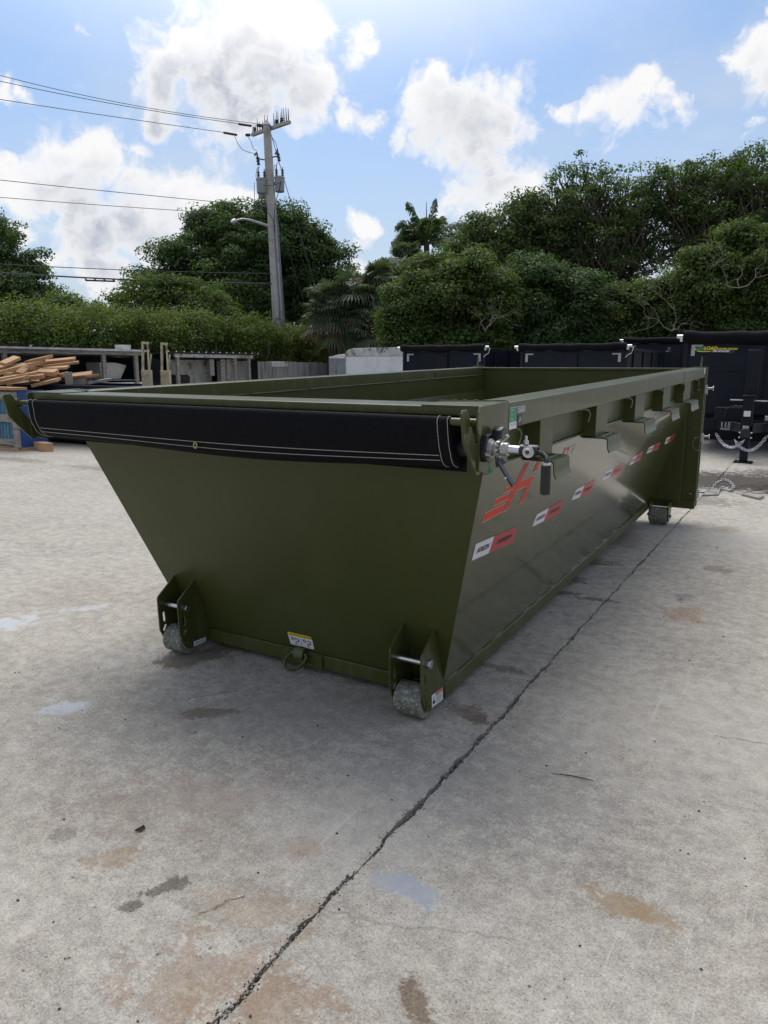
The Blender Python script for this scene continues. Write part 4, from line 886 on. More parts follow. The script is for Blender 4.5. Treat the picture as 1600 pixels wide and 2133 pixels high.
tree('tall_tree', 'airy tree sloping down beside the tall palm', ground_under(1060, 31),
     [lobe(1070, 480, 60, 31), lobe(1010, 500, 50, 31), lobe(1130, 500, 60, 31), lobe(960, 540, 45, 31), lobe(1060, 560, 75, 31), lobe(1100, 430, 30, 31), lobe(990, 470, 24, 31)],
     560, 64, .064, M['leaf_lace'], spread=.26, shell=.35, lump=.4, trunk_r=.25, seed=8)
tree('leafy_tree', 'dense mid green rounded tree directly behind the tarp covered trailers', ground_under(920, 25),
     [lobe(900, 620, 75, 25), lobe(970, 600, 65, 25), lobe(850, 660, 55, 25), lobe(930, 680, 75, 25), lobe(1020, 640, 60, 25), lobe(880, 570, 28, 25), lobe(860, 600, 40, 25), lobe(1000, 690, 60, 24.5), lobe(850, 710, 50, 25)],
     600, 170, .060, M['leaf_mid'], spread=.30, shell=.55, trunk_r=.2, seed=9)
tree('leafy_tree', 'dense dark tree with twiggy limbs behind the middle trailer', ground_under(1130, 25.5),
     [lobe(1120, 620, 70, 25.5), lobe(1190, 650, 65, 25.5), lobe(1080, 660, 60, 25.5), lobe(1150, 700, 70, 25.5), lobe(1220, 610, 40, 25.5), lobe(1060, 610, 40, 25.5), lobe(1100, 570, 34, 26)],
     520, 170, .060, M['leaf_dark'], spread=.30, shell=.55, trunk_r=.2, seed=10)
tree('leafy_tree', 'dark tree with dead pale branches behind the gap between the black trailers', ground_under(1330, 25.5),
     [lobe(1310, 680, 60, 25.5), lobe(1370, 640, 50, 25.5), lobe(1260, 680, 45, 25.5), lobe(1400, 690, 60, 25.5), lobe(1340, 625, 34, 25.5), lobe(1450, 650, 40, 25.5), lobe(1400, 610, 40, 25.5), lobe(1290, 640, 36, 25.5)],
     460, 150, .060, M['leaf_mid'], spread=.30, shell=.5, trunk_r=.18, seed=11)
tree('leafy_tree', 'dense bright topped tree above the nearest black trailer at the right edge', ground_under(1540, 24),
     [lobe(1540, 560, 75, 24), lobe(1620, 560, 80, 24), lobe(1490, 620, 60, 24), lobe(1580, 650, 80, 24), lobe(1680, 640, 90, 24), lobe(1460, 570, 36, 24), lobe(1520, 690, 50, 24), lobe(1470, 540, 22, 24)],
     600, 170, .060, M['leaf_mid'], spread=.30, shell=.55, trunk_r=.2, seed=12)
tree('leafy_tree', 'farther dark tree filling the low centre of the right hand wood', ground_under(1230, 38),
     [lobe(1090, 680, 80, 38), lobe(1260, 720, 80, 38), lobe(1410, 690, 90, 38), lobe(1570, 640, 100, 38), lobe(980, 690, 80, 38), lobe(1200, 730, 70, 38)],
     620, 130, .11, M['leaf_dark'], spread=.5, shell=.6, trunk_r=.3, seed=13)
# bare pale branches that show among the leaves
def deadwood(px, py, d, n, spread, seed, label):
    rs = random.Random(seed); o = at(px, py, d); mb = MB()
    def grow_(p, v, r, dep):
        q = p + v; m1 = p.lerp(q, .5) + Vector([rs.gauss(0, .1 * v.length) for _ in range(3)])
        mb.tube([p - o, m1 - o, q - o], [r, r * .8, r * .55], 4)
        if dep:
            for _ in range(rs.choice((2, 3))):
                w = v * rs.uniform(.6, .85) + Vector([rs.gauss(0, .42 * v.length) for _ in range(3)]); grow_(q, w, r * .6, dep - 1)
    for k in range(n): grow_(o.copy(), Vector((rs.gauss(0, spread), rs.gauss(0, .1), abs(rs.gauss(.22, .15)))), .016, 3)
    ob = mb.build('bare_branch', M['twigs'], fix=False); ob.location = o; tag(ob, label, 'branch')
deadwood(1400, 690, 23.2, 4, .38, 3, 'bare pale branches fanning out above the gap between the black trailers')
deadwood(1540, 600, 22.3, 3, .32, 5, 'bare crooked pale branches in the bright tree at the right edge')
deadwood(1010, 690, 23.2, 3, .2, 8, 'thin bare branches in front of the dark wood above the first black trailer')

# fan palm thicket
def fanpalm(name, label, px, pybase, pytop, d, rp, nf, seed, dead=.25):
    rs = np.random.RandomState(seed); top = at(px, (pybase + pytop) / 2, d); base = Vector(ground_under(px, d)); R0 = rp * d / FPX; hh = (pybase - pytop) * d / FPX / 2
    root = thing(name, label, 'palm', tuple(base)); live = MB(); dd = MB(); tr = MB()
    tr.tube([(0, 0, 0), (.1, 0, max(.4, top.z * .6)), (0, 0, top.z)], [.2, .17, .15], 9); tr.build('trunk', M['bark'], root, fix=False)
    for k in range(nf):
        az = rs.uniform(0, 2 * math.pi); el = rs.uniform(-.9, 1.25); tgt = dd if (el < -.35 and rs.rand() < dead * 1.5) or rs.rand() < dead * .08 else live
        h0 = rs.uniform(-.75, .45) * hh
        st = Vector((0, 0, h0)) + top - base; u = Vector((math.cos(az) * math.cos(el), math.sin(az) * math.cos(el), math.sin(el)))
        hub = st + u * R0 * rs.uniform(.35, .65); side = u.cross(Vector((0, 0, 1))); side = side.normalized() if side.length > .01 else Vector((1, 0, 0)); upv = side.cross(u)
        nb = 17; LL = R0 * rs.uniform(.45, .75)
        for i in range(nb):
            t = (i / (nb - 1) - .5) * 2.9; dr = u * math.cos(t) + side * math.sin(t); dr.normalize()
            l_ = LL * (.75 + .25 * math.cos(t)) * rs.uniform(.85, 1.1); w = .022 + .012 * rs.rand()
            p1 = hub + dr * l_ * .5 + Vector((0, 0, -.03 * l_)); p2 = hub + dr * l_ * .85 + Vector((0, 0, -.22 * l_)); p3 = hub + dr * l_ * .95 + Vector((0, 0, -.34 * l_ - .10 * rs.rand()))
            wv = dr.cross(upv if abs(dr.dot(upv)) < .9 else Vector((1, 0, 0))).normalized() * w
            tgt.add([hub, p1 - wv, p1 + wv, p2 - wv * .7, p2 + wv * .7, p3], [(0, 1, 2), (1, 3, 4, 2), (3, 5, 4)])
    live.build('crown', M['leaf_palm'], root, fix=False, smooth=False)
    if dd.v: dd.build('dead_skirt', M['leaf_dead'], root, fix=False, smooth=False)['kind'] = 'stuff'
fanpalm('fan_palm', 'leftmost grey green fan palm clump beside the broad tree', 690, 700, 600, 28, 62, 110, 1, .5)
fanpalm('fan_palm', 'fan palm with brown dead skirt next to the leftmost palm clump', 745, 690, 580, 28, 66, 120, 2, .5)
fanpalm('fan_palm', 'drooping fan palm in the middle of the grey green palm thicket', 790, 660, 555, 28.5, 58, 110, 3, .3)
fanpalm('fan_palm', 'upper fan palm just below the tall feathery palm', 845, 560, 525, 33, 42, 80, 4, .1)
fanpalm('fan_palm', 'small fan palm low behind the end of the hedge', 790, 725, 670, 27, 55, 90, 5, .5)
fanpalm('fan_palm', 'fan palm between the thicket and the tall feathery palm', 815, 620, 545, 31, 46, 80, 6, .2)
# feathery palm
def frond(mb, st, az, el, Ln, sag, nl=34, ll=.85, seed=0):
    rs = random.Random(seed); d = Vector((math.cos(az), math.sin(az), 0)); pts = []
    for k in range(nl + 1):
        t = k / nl; pts.append(st + d * (Ln * t * math.cos(el) * (1 - .12 * t)) + Vector((0, 0, Ln * (t * math.sin(el) - sag * t * t))))
    mb.tube(pts[::3] + [pts[-1]], [.045 * (1 - .8 * k / (len(pts[::3]))) for k in range(len(pts[::3]) + 1)], 4)
    side = d.cross(Vector((0, 0, 1)))
    for k in range(3, nl + 1):
        tan = (pts[k] - pts[k - 1]).normalized(); l_ = ll * math.sin(math.pi * min(.97, .12 + .86 * k / nl)) ** .7
        for s in (-1, 1):
            for rep in range(2):
                v = (side * s * rs.uniform(.75, 1) + tan * rs.uniform(.45, .75) + Vector((0, 0, rs.uniform(-.45, .35)))).normalized()
                p1 = pts[k] + v * l_ * .55; p2 = pts[k] + v * l_ + Vector((0, 0, -.30 * l_)); w = tan * .042
                mb.add([pts[k], p1 - w, p1 + w, p2], [(0, 1, 2), (1, 3, 2)])
pb = ground_under(893, 36); pt = at(888, 505, 36); rp_ = thing('royal_palm', 'tall feathery royal palm rising above the wood in the centre', 'palm', pb)
q = MB().tube([(0, 0, 0), (.05, 0, pt.z * .5), (pt.x - pb[0], pt.y - pb[1], pt.z)], [.22, .2, .13], 10); q.build('trunk', M['bark'], rp_, fix=False)
q = MB(); c0_ = Vector((pt.x - pb[0], pt.y - pb[1], pt.z - .1)); axr = math.atan2(c_r.y, c_r.x)
for (az, el, Ln, sag, sd) in ((math.pi - .1, 1.28, 3.5, .46, 1), (math.pi + .15, .95, 2.7, .52, 2), (.2, .80, 3.1, .42, 3), (-.1, .50, 2.8, .36, 4), (math.pi, .35, 1.9, .28, 5), (.9, 1.1, 2.4, .35, 6), (-1.4, 1.0, 2.2, .45, 7), (1.9, 1.2, 2.4, .4, 8), (-2.2, .7, 2.2, .45, 9), (2.6, .75, 2.2, .5, 10), (.25, 1.40, 2.6, .22, 11), (-.5, .2, 2.0, .25, 12), (math.pi - .3, .05, 1.7, .2, 13)):
    frond(q, c0_, axr + az, el, Ln, sag, seed=sd)
q.build('crown', M['leaf_royal'], rp_, fix=False, smooth=False)
q = MB().tube([c0_, c0_ + Vector((.0, 0, 1.0)), c0_ + Vector((-.02, 0, 1.9))], [.05, .03, .01], 5); q.build('spear_leaf', M['leaf_royal'], rp_, fix=False)

# the clipped hedge running away behind the sheds
HX = -15.75
def hedge():
    root = thing('hedge', 'long clipped leafy hedge running behind the sheds and yard wall', 'hedge', (HX, 4, 0))
    rs = np.random.RandomState(21); cs = []
    def top(y): 
        t = np.interp(y, [2, 8, 11, 14, 17, 20, 22.5, 24.5, 28, 34], [2.60, 2.62, 2.72, 2.82, 2.88, 2.78, 2.50, 2.45, 2.55, 2.7])
        return t + .06 * np.sin(y * 2.1) + .05 * np.sin(y * 5.3 + 1) + .04 * np.sin(y * 11)
    n = 4300
    for k in range(n):
        y = rs.uniform(3, 34) if rs.rand() < .4 else rs.uniform(6, 24); T = top(y)
        if rs.rand() < .42: x = HX + rs.uniform(-1.0, .5); z = T + .06 + rs.normal() * .10 + (rs.rand() ** 6) * .35
        else: x = HX + .5 + rs.normal() * .12 + .12 * math.sin(y * 3.3) ; z = T - abs(rs.rand() ** 1.1) * (T - 1.3); 
        if z < T - .55 and (math.sin(y * 1.9 + 2) + math.sin(y * 4.7) + rs.normal() * .5) > .35: continue
        cs.append((x, y, z))
    cs = np.array(cs); L = []
    PR = []
    for p in cs:
        o = rs.normal(size=(36, 3)) * np.array([.10, .14, .10]); L.append(p + o); PR.append(o + np.array([.05, 0, .05]))
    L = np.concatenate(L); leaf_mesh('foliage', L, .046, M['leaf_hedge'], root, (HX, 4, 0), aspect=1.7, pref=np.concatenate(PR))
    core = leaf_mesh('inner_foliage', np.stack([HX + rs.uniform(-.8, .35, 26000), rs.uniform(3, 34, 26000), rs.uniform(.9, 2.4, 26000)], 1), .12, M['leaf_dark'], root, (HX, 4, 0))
    tb = MB()
    for k in range(520):
        y = rs.uniform(4, 25); z0 = rs.uniform(.8, 1.7); p = Vector((HX + rs.uniform(-.1, .45), y, z0)); q = p + Vector((rs.uniform(.05, .25), rs.normal() * .45, rs.uniform(.5, 1.3)))
        m1 = p.lerp(q, .5) + Vector(rs.normal(size=3) * .1); o = Vector((HX, 4, 0)); tb.tube([p - o, m1 - o, q - o], [.018, .013, .006], 4)
    tb.build('bare_stems', M['twigs'], root, fix=False)['kind'] = 'stuff'
hedge()

# ------------------------------------------------------------------ yard objects behind
M['oldwood'] = mat('weathered_grey_wood', (0.27, 0.25, 0.22), 0.9, var=0.45, vscale=5, stretch=(1, 1, 6), dirt=(0.05, 0.045, 0.04), dscale=4, damt=0.7)
M['whitewood'] = mat('flaking_white_board', (0.52, 0.52, 0.50), 0.85, var=0.25, vscale=4, dirt=(0.06, 0.055, 0.05), dscale=3.2, damt=0.9)
M['newwood'] = mat('cut_lumber', (0.36, 0.195, 0.095), 0.75, var=0.28, vscale=5, dirt=(0.24, 0.13, 0.065), dscale=3, damt=0.6)
M['palewood'] = mat('pale_lumber', (0.44, 0.27, 0.14), 0.75, var=0.22, vscale=6, dirt=(0.25, 0.14, 0.07), dscale=5, damt=0.5)
M['blueslat'] = mat('faded_blue_paint', (0.055, 0.16, 0.25), 0.7, var=0.25, vscale=7, dirt=(0.20, 0.22, 0.20), dscale=7, damt=0.5)
M['blueside'] = mat('deep_blue_panel', (0.012, 0.055, 0.20), 0.5, var=0.15)
M['tin'] = mat('weathered_tin_roof', (0.50, 0.51, 0.53), 0.6, metal=0.0, var=0.2, vscale=3, dirt=(0.12, 0.11, 0.10), dscale=5, damt=0.6)
M['darktarp'] = mat('dark_plastic_sheet', (0.016, 0.018, 0.025), 0.5, var=0.4, vscale=2, wave=.05, wscale=4)
M['navy'] = mat('dark_navy_paint', (0.0030, 0.0062, 0.0150), 0.42, spec=0.22, var=0.2, vscale=2, dirt=(0.012, 0.015, 0.024), dscale=3, damt=0.3)
M['navyrib'] = mat('dark_navy_frame', (0.0028, 0.0048, 0.0115), 0.45, spec=0.25, var=0.2, vscale=4)
M['rubber'] = mat('black_rubber', (0.011, 0.011, 0.012), 0.8, var=0.3, vscale=14, bump=.003, bscale=40)
M['refl'] = mat('grey_reflective_corner', (0.36, 0.35, 0.38), 0.5)
M['whitepaint'] = mat('chalky_white_paint', (0.72, 0.73, 0.74), 0.6, var=0.05, vscale=2, dirt=(0.30, 0.28, 0.25), dscale=2.4, damt=0.35)
M['greypaint'] = mat('grey_door_paint', (0.25, 0.26, 0.28), 0.6, var=0.1, dirt=(0.12, 0.12, 0.12), damt=0.4)
M['rust'] = mat('rusty_cream_paint', (0.50, 0.43, 0.28), 0.75, var=0.15, vscale=5, dirt=(0.16, 0.075, 0.025), dscale=4.5, damt=0.95)
M['wallconc'] = mat('stained_wall', (0.30, 0.295, 0.285), 0.9, var=0.3, vscale=2.2, stretch=(1, 2.5, .35), dirt=(0.075, 0.07, 0.06), dscale=1.7, damt=0.8)
M['tank'] = mat('dirty_white_plastic', (0.42, 0.41, 0.37), 0.6, var=0.1, dirt=(.2, .17, .13), damt=.5)
M['poleconc'] = mat('pale_concrete_pole', (0.40, 0.385, 0.36), 0.85, var=0.18, vscale=3, dirt=(0.17, 0.165, 0.155), dscale=2.5, damt=0.6)
M['riser'] = mat('blue_grey_riser', (0.16, 0.17, 0.22), 0.6)
M['xfmr'] = mat('transformer_grey', (0.26, 0.285, 0.28), 0.45, var=0.1, dirt=(.14, .14, .13), damt=.4)
M['porcelain'] = mat('dark_insulator', (0.05, 0.05, 0.055), 0.3)
M['wire'] = mat('dark_wire', (0.035, 0.037, 0.04), 0.6)
M['alu'] = mat('lamp_aluminium', (0.45, 0.46, 0.47), 0.4, metal=0.5)

def tagbox(name, label, cat, m, x0, x1, y0, y1, z0, z1, group=None, bevel=.003):
    o = ((x0 + x1) / 2, (y0 + y1) / 2, z0)
    return tag(MB().box(x0, x1, y0, y1, z0, z1).build(name, M[m], origin=o, bevel=bevel), label, cat, group)
# --- open sheds along the left boundary
def shed(name, label, y0, y1, zt, fas_m, roof_m, posts, xf0=-13.5, depth=1.25, fasc=(.0, 1.0), zd=.10):
    R = thing(name, label, 'shed', (xf0, (y0 + y1) / 2, 0)); o = (xf0, (y0 + y1) / 2, 0)
    def P_(mb, nm, m, bev=.003, **k): 
        ob = mb.build(nm, M[m], bevel=bev, **k); ob.parent = R; ob.location = (-o[0], -o[1], 0); return ob
    n = int((y1 - y0) / .62); 
    for k in range(n):
        ya = y0 - .1 + (y1 - y0 + .2) * k / n; yb2 = y0 - .1 + (y1 - y0 + .2) * (k + 1) / n - .004
        q = MB().slab([(xf0 + .12, ya, zt), (xf0 + .12, yb2, zt), (xf0 - depth, yb2, zt - .12), (xf0 - depth, ya, zt - .12)], (0, 0, -.046 if roof_m == 'tin' else -.03))
        P_(q, 'roof_sheet', roof_m, 0)
    q = MB(); t = y0
    P_(MB().box(xf0 - .03, xf0 + .03, y0 + (y1 - y0) * fasc[0], y0 + (y1 - y0) * fasc[1], zt - zd - .045, zt - .048), 'fascia_board', fas_m)
    for y in posts: P_(MB().box(xf0 - .05, xf0 + .028, y - .05, y + .05, 0, zt - zd - .0455), 'post', 'oldwood')
    P_(MB().box(xf0 - depth - .03, xf0 - depth, y0, y1, 0, zt - .17), 'back_sheet', 'darktarp', 0)
    for y in (y0, y1): P_(MB().box(xf0 - depth, xf0 - .06, y - .02, y, 0, zt - .2), 'end_sheet', 'darktarp', 0)
    return R, P_
R1, P1 = shed('open_shed', 'low open shed with pale tin roof behind the lumber pile', 5.2, 11.62, 1.955, 'oldwood', 'tin', (7.68, 10.32, 11.35))
P1(MB().box(-13.62, -13.56, 9.6, 11.6, .9, 1.11), 'white_low_panel', 'whitepaint', .002)
P1(MB().box(-14.6, -13.57, 10.2, 11.5, 1.16, 1.18), 'shelf_board', 'oldwood')
q = MB().prism([(10.42, 1.19), (11.02, 1.19), (11.25, 1.55), (10.9, 1.62), (10.38, 1.62)], 0, -14.3, -13.75); tag(q.build('plastic_tank', M['tank'], bevel=.02, origin=(-14, 10.7, 1.19)), 'dirty white plastic tank with a slanted side on the shed shelf', 'tank')
bk = atx(256, 722, -14.0); q = MB().lathe([(.19, 0), (.20, .01), (.20, .16), (.205, .17), (.205, .185), (.03, .19)], (0, 0, 0), n=20); ob = q.build('lidded_pail', M['whitewood']); ob.location = (bk.x, bk.y, 1.90); tag(ob, 'short whitish lidded pail on the tin shed roof', 'pail')
R2, P2 = shed('open_shed', 'farther open shed with dark roof and flaking white fascia', 12.3, 16.35, 1.925, 'whitewood', 'darktarp', (12.82, 15.2, 15.85), fasc=(.1, .92))
for k in range(14):
    y = 12.4 + k * .29; P2(MB().lathe([(.018, 0), (.02, .006), (.008, .02)], (-13.39, y, 1.925), (0, 0, 1), n=8), 'roof_bolt', 'zinc', 0)
P2(MB().box(-14.45, -14.4, 13.3, 15.1, .5, 1.72), 'white_sheet', 'whitewood', 0)
for (y, zb_) in ((14.28, 1.25), (14.75, .4), (15.0, .4)): P2(MB().box(-13.62, -13.58, y - .09, y + .09, zb_, 1.74), 'hanging_plank', 'oldwood')
def tyre(name, loc, R0, w, label, rot=(0, 0, 0)):
    prof = [(R0 * .62, -w * .42), (R0 * .85, -w * .5), (R0 * .97, -w * .42), (R0, -w * .2), (R0, w * .2), (R0 * .97, w * .42), (R0 * .85, w * .5), (R0 * .62, w * .42), (R0 * .6, 0)]
    q = MB(); n = 28; vs = []; 
    for r, h in prof:
        for i in range(n): t = 2 * math.pi * i / n; vs.append((r * math.cos(t), r * math.sin(t), h))
    m_ = len(prof); fs = [(k * n + i, k * n + (i + 1) % n, ((k + 1) % m_) * n + (i + 1) % n, ((k + 1) % m_) * n + i) for k in range(m_) for i in range(n)]
    ob = q.add(vs, fs).build(name, M['rubber']); ob.location = loc; ob.rotation_euler = rot; return tag(ob, label, 'tyre') if label else ob
for k in range(5): tyre('tyre', (-13.95, 13.15 + .02 * (k % 2), .14 + k * .255), .40, .25, ['tyre at the foot of the stack in the farther shed', 'second tyre up in the stack in the farther shed', 'middle tyre of the stack in the farther shed', 'second tyre from the top of the shed stack', 'topmost tyre of the stack in the farther shed'][k], (0, 0, k))
ty = at(609, 783, 21.8)
for k in range(4): tyre('tyre', (ty.x, ty.y, .15 + k * .30), .36, .29, ['bottom tyre of the pile before the stained wall', 'lower middle tyre of the pile before the stained wall', 'upper middle tyre of the pile before the stained wall', 'tyre whose rim just shows above the dumpster side'][k], (0.03 * k, 0, k))
# stained boundary wall
W = thing('boundary_wall', 'stained grey white boundary wall under the hedge', 'wall', (-13.9, 18, 0))
for k in range(9):
    y = 14.9 + k * .80; q = MB().box(-13.99, -13.90, y, y + .786, 0, 1.70 - .004 * k + .012 * math.sin(k * 2.3)); ob = q.build('wall_panel', M['wallconc'], bevel=.006); ob.parent = W; ob.location = (13.9, -18, 0)
for (y, w_, z0, z1) in ((15.05, .6, 1.60, 1.72), (17.45, .85, 1.52, 1.70)):
    ob = MB().box(-13.895, -13.86, y, y + w_, z0, z1).build('patch_board', M['whitewood'], bevel=.004); ob.parent = W; ob.location = (13.9, -18, 0)
# yellowed rusty frames
def rusty(px, d, pytop, h2, label):
    b0 = at(px, 800, d); o = Vector((b0.x, b0.y, 0)); zt = at(px, pytop, d).z; R = thing('rusty_frame', label, 'frame', o, (0, 0, 0.5), 'rusty frames by the sheds')
    for s in (-.075, .055):
        q = MB().beam((s, 0, h2), (s * .8, .04, zt), .035, .045); ob = q.build('upright', M['rust'], R, bevel=.002)
    MB().beam((-.08, .04, zt - .015), (.07, .04, zt - .03), .05, .05).build('top_link', M['rust'], R, bevel=.002)
    MB().beam((.02, .06, h2 - .1), (.10, .06, zt - .25), .02, .03).build('brace', M['rust'], R)
    MB().box(-.10, .10, -.05, .07, .0, h2 + .02).build('lower_box', M['rust'], R, bevel=.004)
rusty(307, 15.8, 712, 1.43, 'left yellowed rusty upright frame before the sheds')
rusty(346, 16.3, 714, 1.42, 'right yellowed rusty upright frame before the sheds')
# black open dump body full of lumber
R = thing('black_skip', 'black open topped dumpster heaped with cut lumber', 'dumpster', (-11, 7, 0))
def P3(mb, nm, m='navy', bev=.004): ob = mb.build(nm, M[m], bevel=bev); ob.parent = R; ob.location = (11, -7, 0); return ob
P3(MB().box(-14, -8.82, 7.0, 7.03, .22, 1.09), 'front_panel'); P3(MB().box(-14, -8.78, 6.94, 7.04, 1.09, 1.168), 'top_rail', 'navyrib')
P3(MB().box(-8.85, -8.82, 7.03, 9.4, .22, 1.09), 'end_panel'); P3(MB().box(-8.88, -8.78, 7.045, 9.4, 1.09, 1.168), 'top_rail', 'navyrib'); P3(MB().box(-14, -8.86, 9.37, 9.4, .22, 1.14), 'back_panel')
P3(MB().box(-13.9, -8.9, 7.04, 9.36, .3, .33), 'floor_panel'); P3(MB().box(-13.8, -9.2, 7.2, 9.2, 0.0, .22), 'skid_frame', 'navyrib')
for k in range(9): P3(MB().box(-13.8 + k * .60, -13.72 + k * .60, 6.96, 7.0, .22, 1.088), 'rib', 'navyrib')
LB = [((45, 350), (290, 240), 50, .3, 'short plank sticking up at the upper left of the lumber heap'), ((470, 310), (830, 225), 46, .5, 'short broad plank crowning the lumber heap'),
      ((-200, 425), (880, 318), 42, .4, 'long plank crossing the top of the heap from the left edge'), ((-150, 530), (745, 300), 62, .2, 'long wide plank slanting up to the middle of the heap'),
      ((560, 330), (1250, 262), 42, .6, 'long plank reaching right at the top of the heap'), ((600, 400), (1300, 318), 38, .5, 'long plank just below the rightmost top plank'),
      ((700, 420), (1140, 398), 34, .4, 'splintered plank end under the long right planks'), ((330, 510), (470, 395), 56, .0, 'stubby plank tilted upward in the middle of the heap'),
      ((460, 420), (660, 445), 66, .1, 'short plank lying against the tilted stub'), ((-150, 640), (640, 500), 72, .0, 'wide long plank along the lower left of the heap'),
      ((-150, 690), (430, 575), 60, -.1, 'lower long plank ending beside the plank stub'), ((430, 575), (740, 545), 62, -.1, 'short plank with a pale sawn end at lower centre'),
      ((640, 480), (950, 490), 72, .1, 'squarish offcut right of the tilted stub'), ((690, 600), (960, 530), 46, .1, 'narrow plank in the lower right of the heap'),
      ((860, 570), (1100, 520), 66, .3, 'dim wide plank behind the grey post'), ((560, 700), (980, 602), 46, -.1, 'plank lying on the rim at lower right'),
      ((1200, 545), (1530, 508), 40, .1, 'pale plank right of the grey post'), ((1430, 560), (1640, 530), 34, .0, 'splintered end piece at the far right of the heap'),
      ((120, 520), (330, 485), 60, .1, 'pale hollow block among the planks at left'), ((-100, 450), (400, 470), 60, .6, 'half buried plank deep in the left of the heap'),
      ((500, 640), (800, 650), 60, .5, 'shaded offcut at the bottom of the heap'), ((150, 690), (600, 640), 60, .6, 'shaded plank at the bottom left of the heap'), ((720, 560), (900, 640), 60, .6, 'shaded crossing offcut low in the heap')]
rl = random.Random(2)
for k, (p0, p1, w, dd, lab) in enumerate(LB):
    d0 = 14.7 + dd; A_ = at(p0[0] / 8, 715 + p0[1] / 8, d0); B_ = at(p1[0] / 8, 715 + p1[1] / 8, d0 + rl.uniform(-.25, .35)); th_ = w / 8 * d0 / FPX; c_ = (A_ + B_) / 2
    q = MB().beam(A_ - c_, B_ - c_, .19, max(.05, th_ * 1.05), up=(rl.uniform(-.25, .25), -.3, 1)); ob = q.build('plank', M['palewood' if k % 3 == 0 else 'newwood'], bevel=.004); ob.location = c_; tag(ob, lab, 'plank', 'cut lumber heaped in the black dumpster')
for (x0, x1, y0, y1, lab, m_, d_) in ((1100, 1195, 480, 690, 'upright grey weathered post at the right of the lumber', 'oldwood', 14.6), (1205, 1440, 570, 690, 'grey weathered board beside the upright post', 'oldwood', 14.8), (1445, 1510, 605, 690, 'small grey block behind the weathered board', 'oldwood', 14.9)):
    A_ = at(x0 / 8, 715 + y1 / 8, d_); B_ = at(x1 / 8, 715 + y0 / 8, d_); c_ = (A_ + B_) / 2
    hx = Vector((B_.x - A_.x, B_.y - A_.y, 0)) / 2; q = MB().obox((0, 0, 0), hx, hx.cross(Vector((0, 0, 1))).normalized() * .03, (0, 0, (B_.z - A_.z) / 2)); ob = q.build('board', M[m_], bevel=.004); ob.location = c_; tag(ob, lab, 'board')
A_ = at(182, 798, 14.7); B_ = at(232, 790, 15.0); q = MB().beam(A_ - B_, Vector((0, 0, 0)), .16, .05); ob = q.build('board', M['oldwood'], bevel=.003); ob.location = B_; tag(ob, 'grey board jutting right over the black dumpster rim', 'board')
# wooden crate with blue slats
R = thing('slatted_crate', 'tall grey wooden crate with faded blue slats at the left edge', 'crate', (-11, 6, 0))
def P4(mb, nm, m, bev=.003): ob = mb.build(nm, M[m], bevel=bev); ob.parent = R; ob.location = (11, -6, 0); return ob
P4(MB().box(-12.2, -10.43, 5.75, 5.80, .93, 1.07), 'top_board', 'oldwood'); P4(MB().box(-12.2, -10.43, 5.751, 5.80, .52, .66), 'middle_board', 'oldwood'); P4(MB().box(-12.2, -10.43, 5.75, 5.80, .10, .21), 'bottom_board', 'oldwood')
P4(MB().box(-10.428, -10.30, 5.745, 5.81, .03, 1.07), 'corner_post', 'oldwood'); P4(MB().box(-12.2, -10.30, 5.72, 6.3, .0, .05), 'skid_board', 'palewood'); P4(MB().box(-12.2, -10.27, 5.70, 6.0, 1.10, 1.15), 'lid_board', 'newwood')
for k in range(18): P4(MB().box(-12.17 + k * .097, -12.17 + k * .097 + .074, 5.812, 5.83, .06, 1.05), 'slat', 'blueslat')
P4(MB().box(-10.32, -10.285, 5.815, 6.35, .06, 1.09), 'side_panel', 'blueside'); P4(MB().box(-12.2, -10.33, 6.3, 6.33, .06, 1.05), 'back_panel', 'darktarp')
ob = MB().slab([(-10.28, 6.03, 0), (-9.90, 5.96, 0), (-9.80, 6.10, 0), (-10.20, 6.18, 0)], (0, 0, .155)).build('timber_block', M['palewood'], bevel=.006, origin=(-10.05, 6.05, 0)); tag(ob, 'short pale timber block lying on the ground by the crate', 'block')
ob = MB().beam((-10.35, 6.0, .012), (-10.0, 6.16, .012), .02, .02).build('metal_rod', M['zinc'], origin=(-10.2, 6.1, 0)); tag(ob, 'thin pale rod on the ground between crate and timber block', 'rod')
ob = MB().add([(-9.9, 6.9, .004), (-8.2, 6.5, .004), (-7.6, 7.0, .03), (-8.4, 7.5, .16), (-9.9, 7.4, .10)], [(0, 1, 2, 3, 4)]).build('black_sheet', M['darktarp'], origin=(-9, 7, 0)); tag(ob, 'crumpled black plastic sheet spilling from under the lumber dumpster', 'sheet')

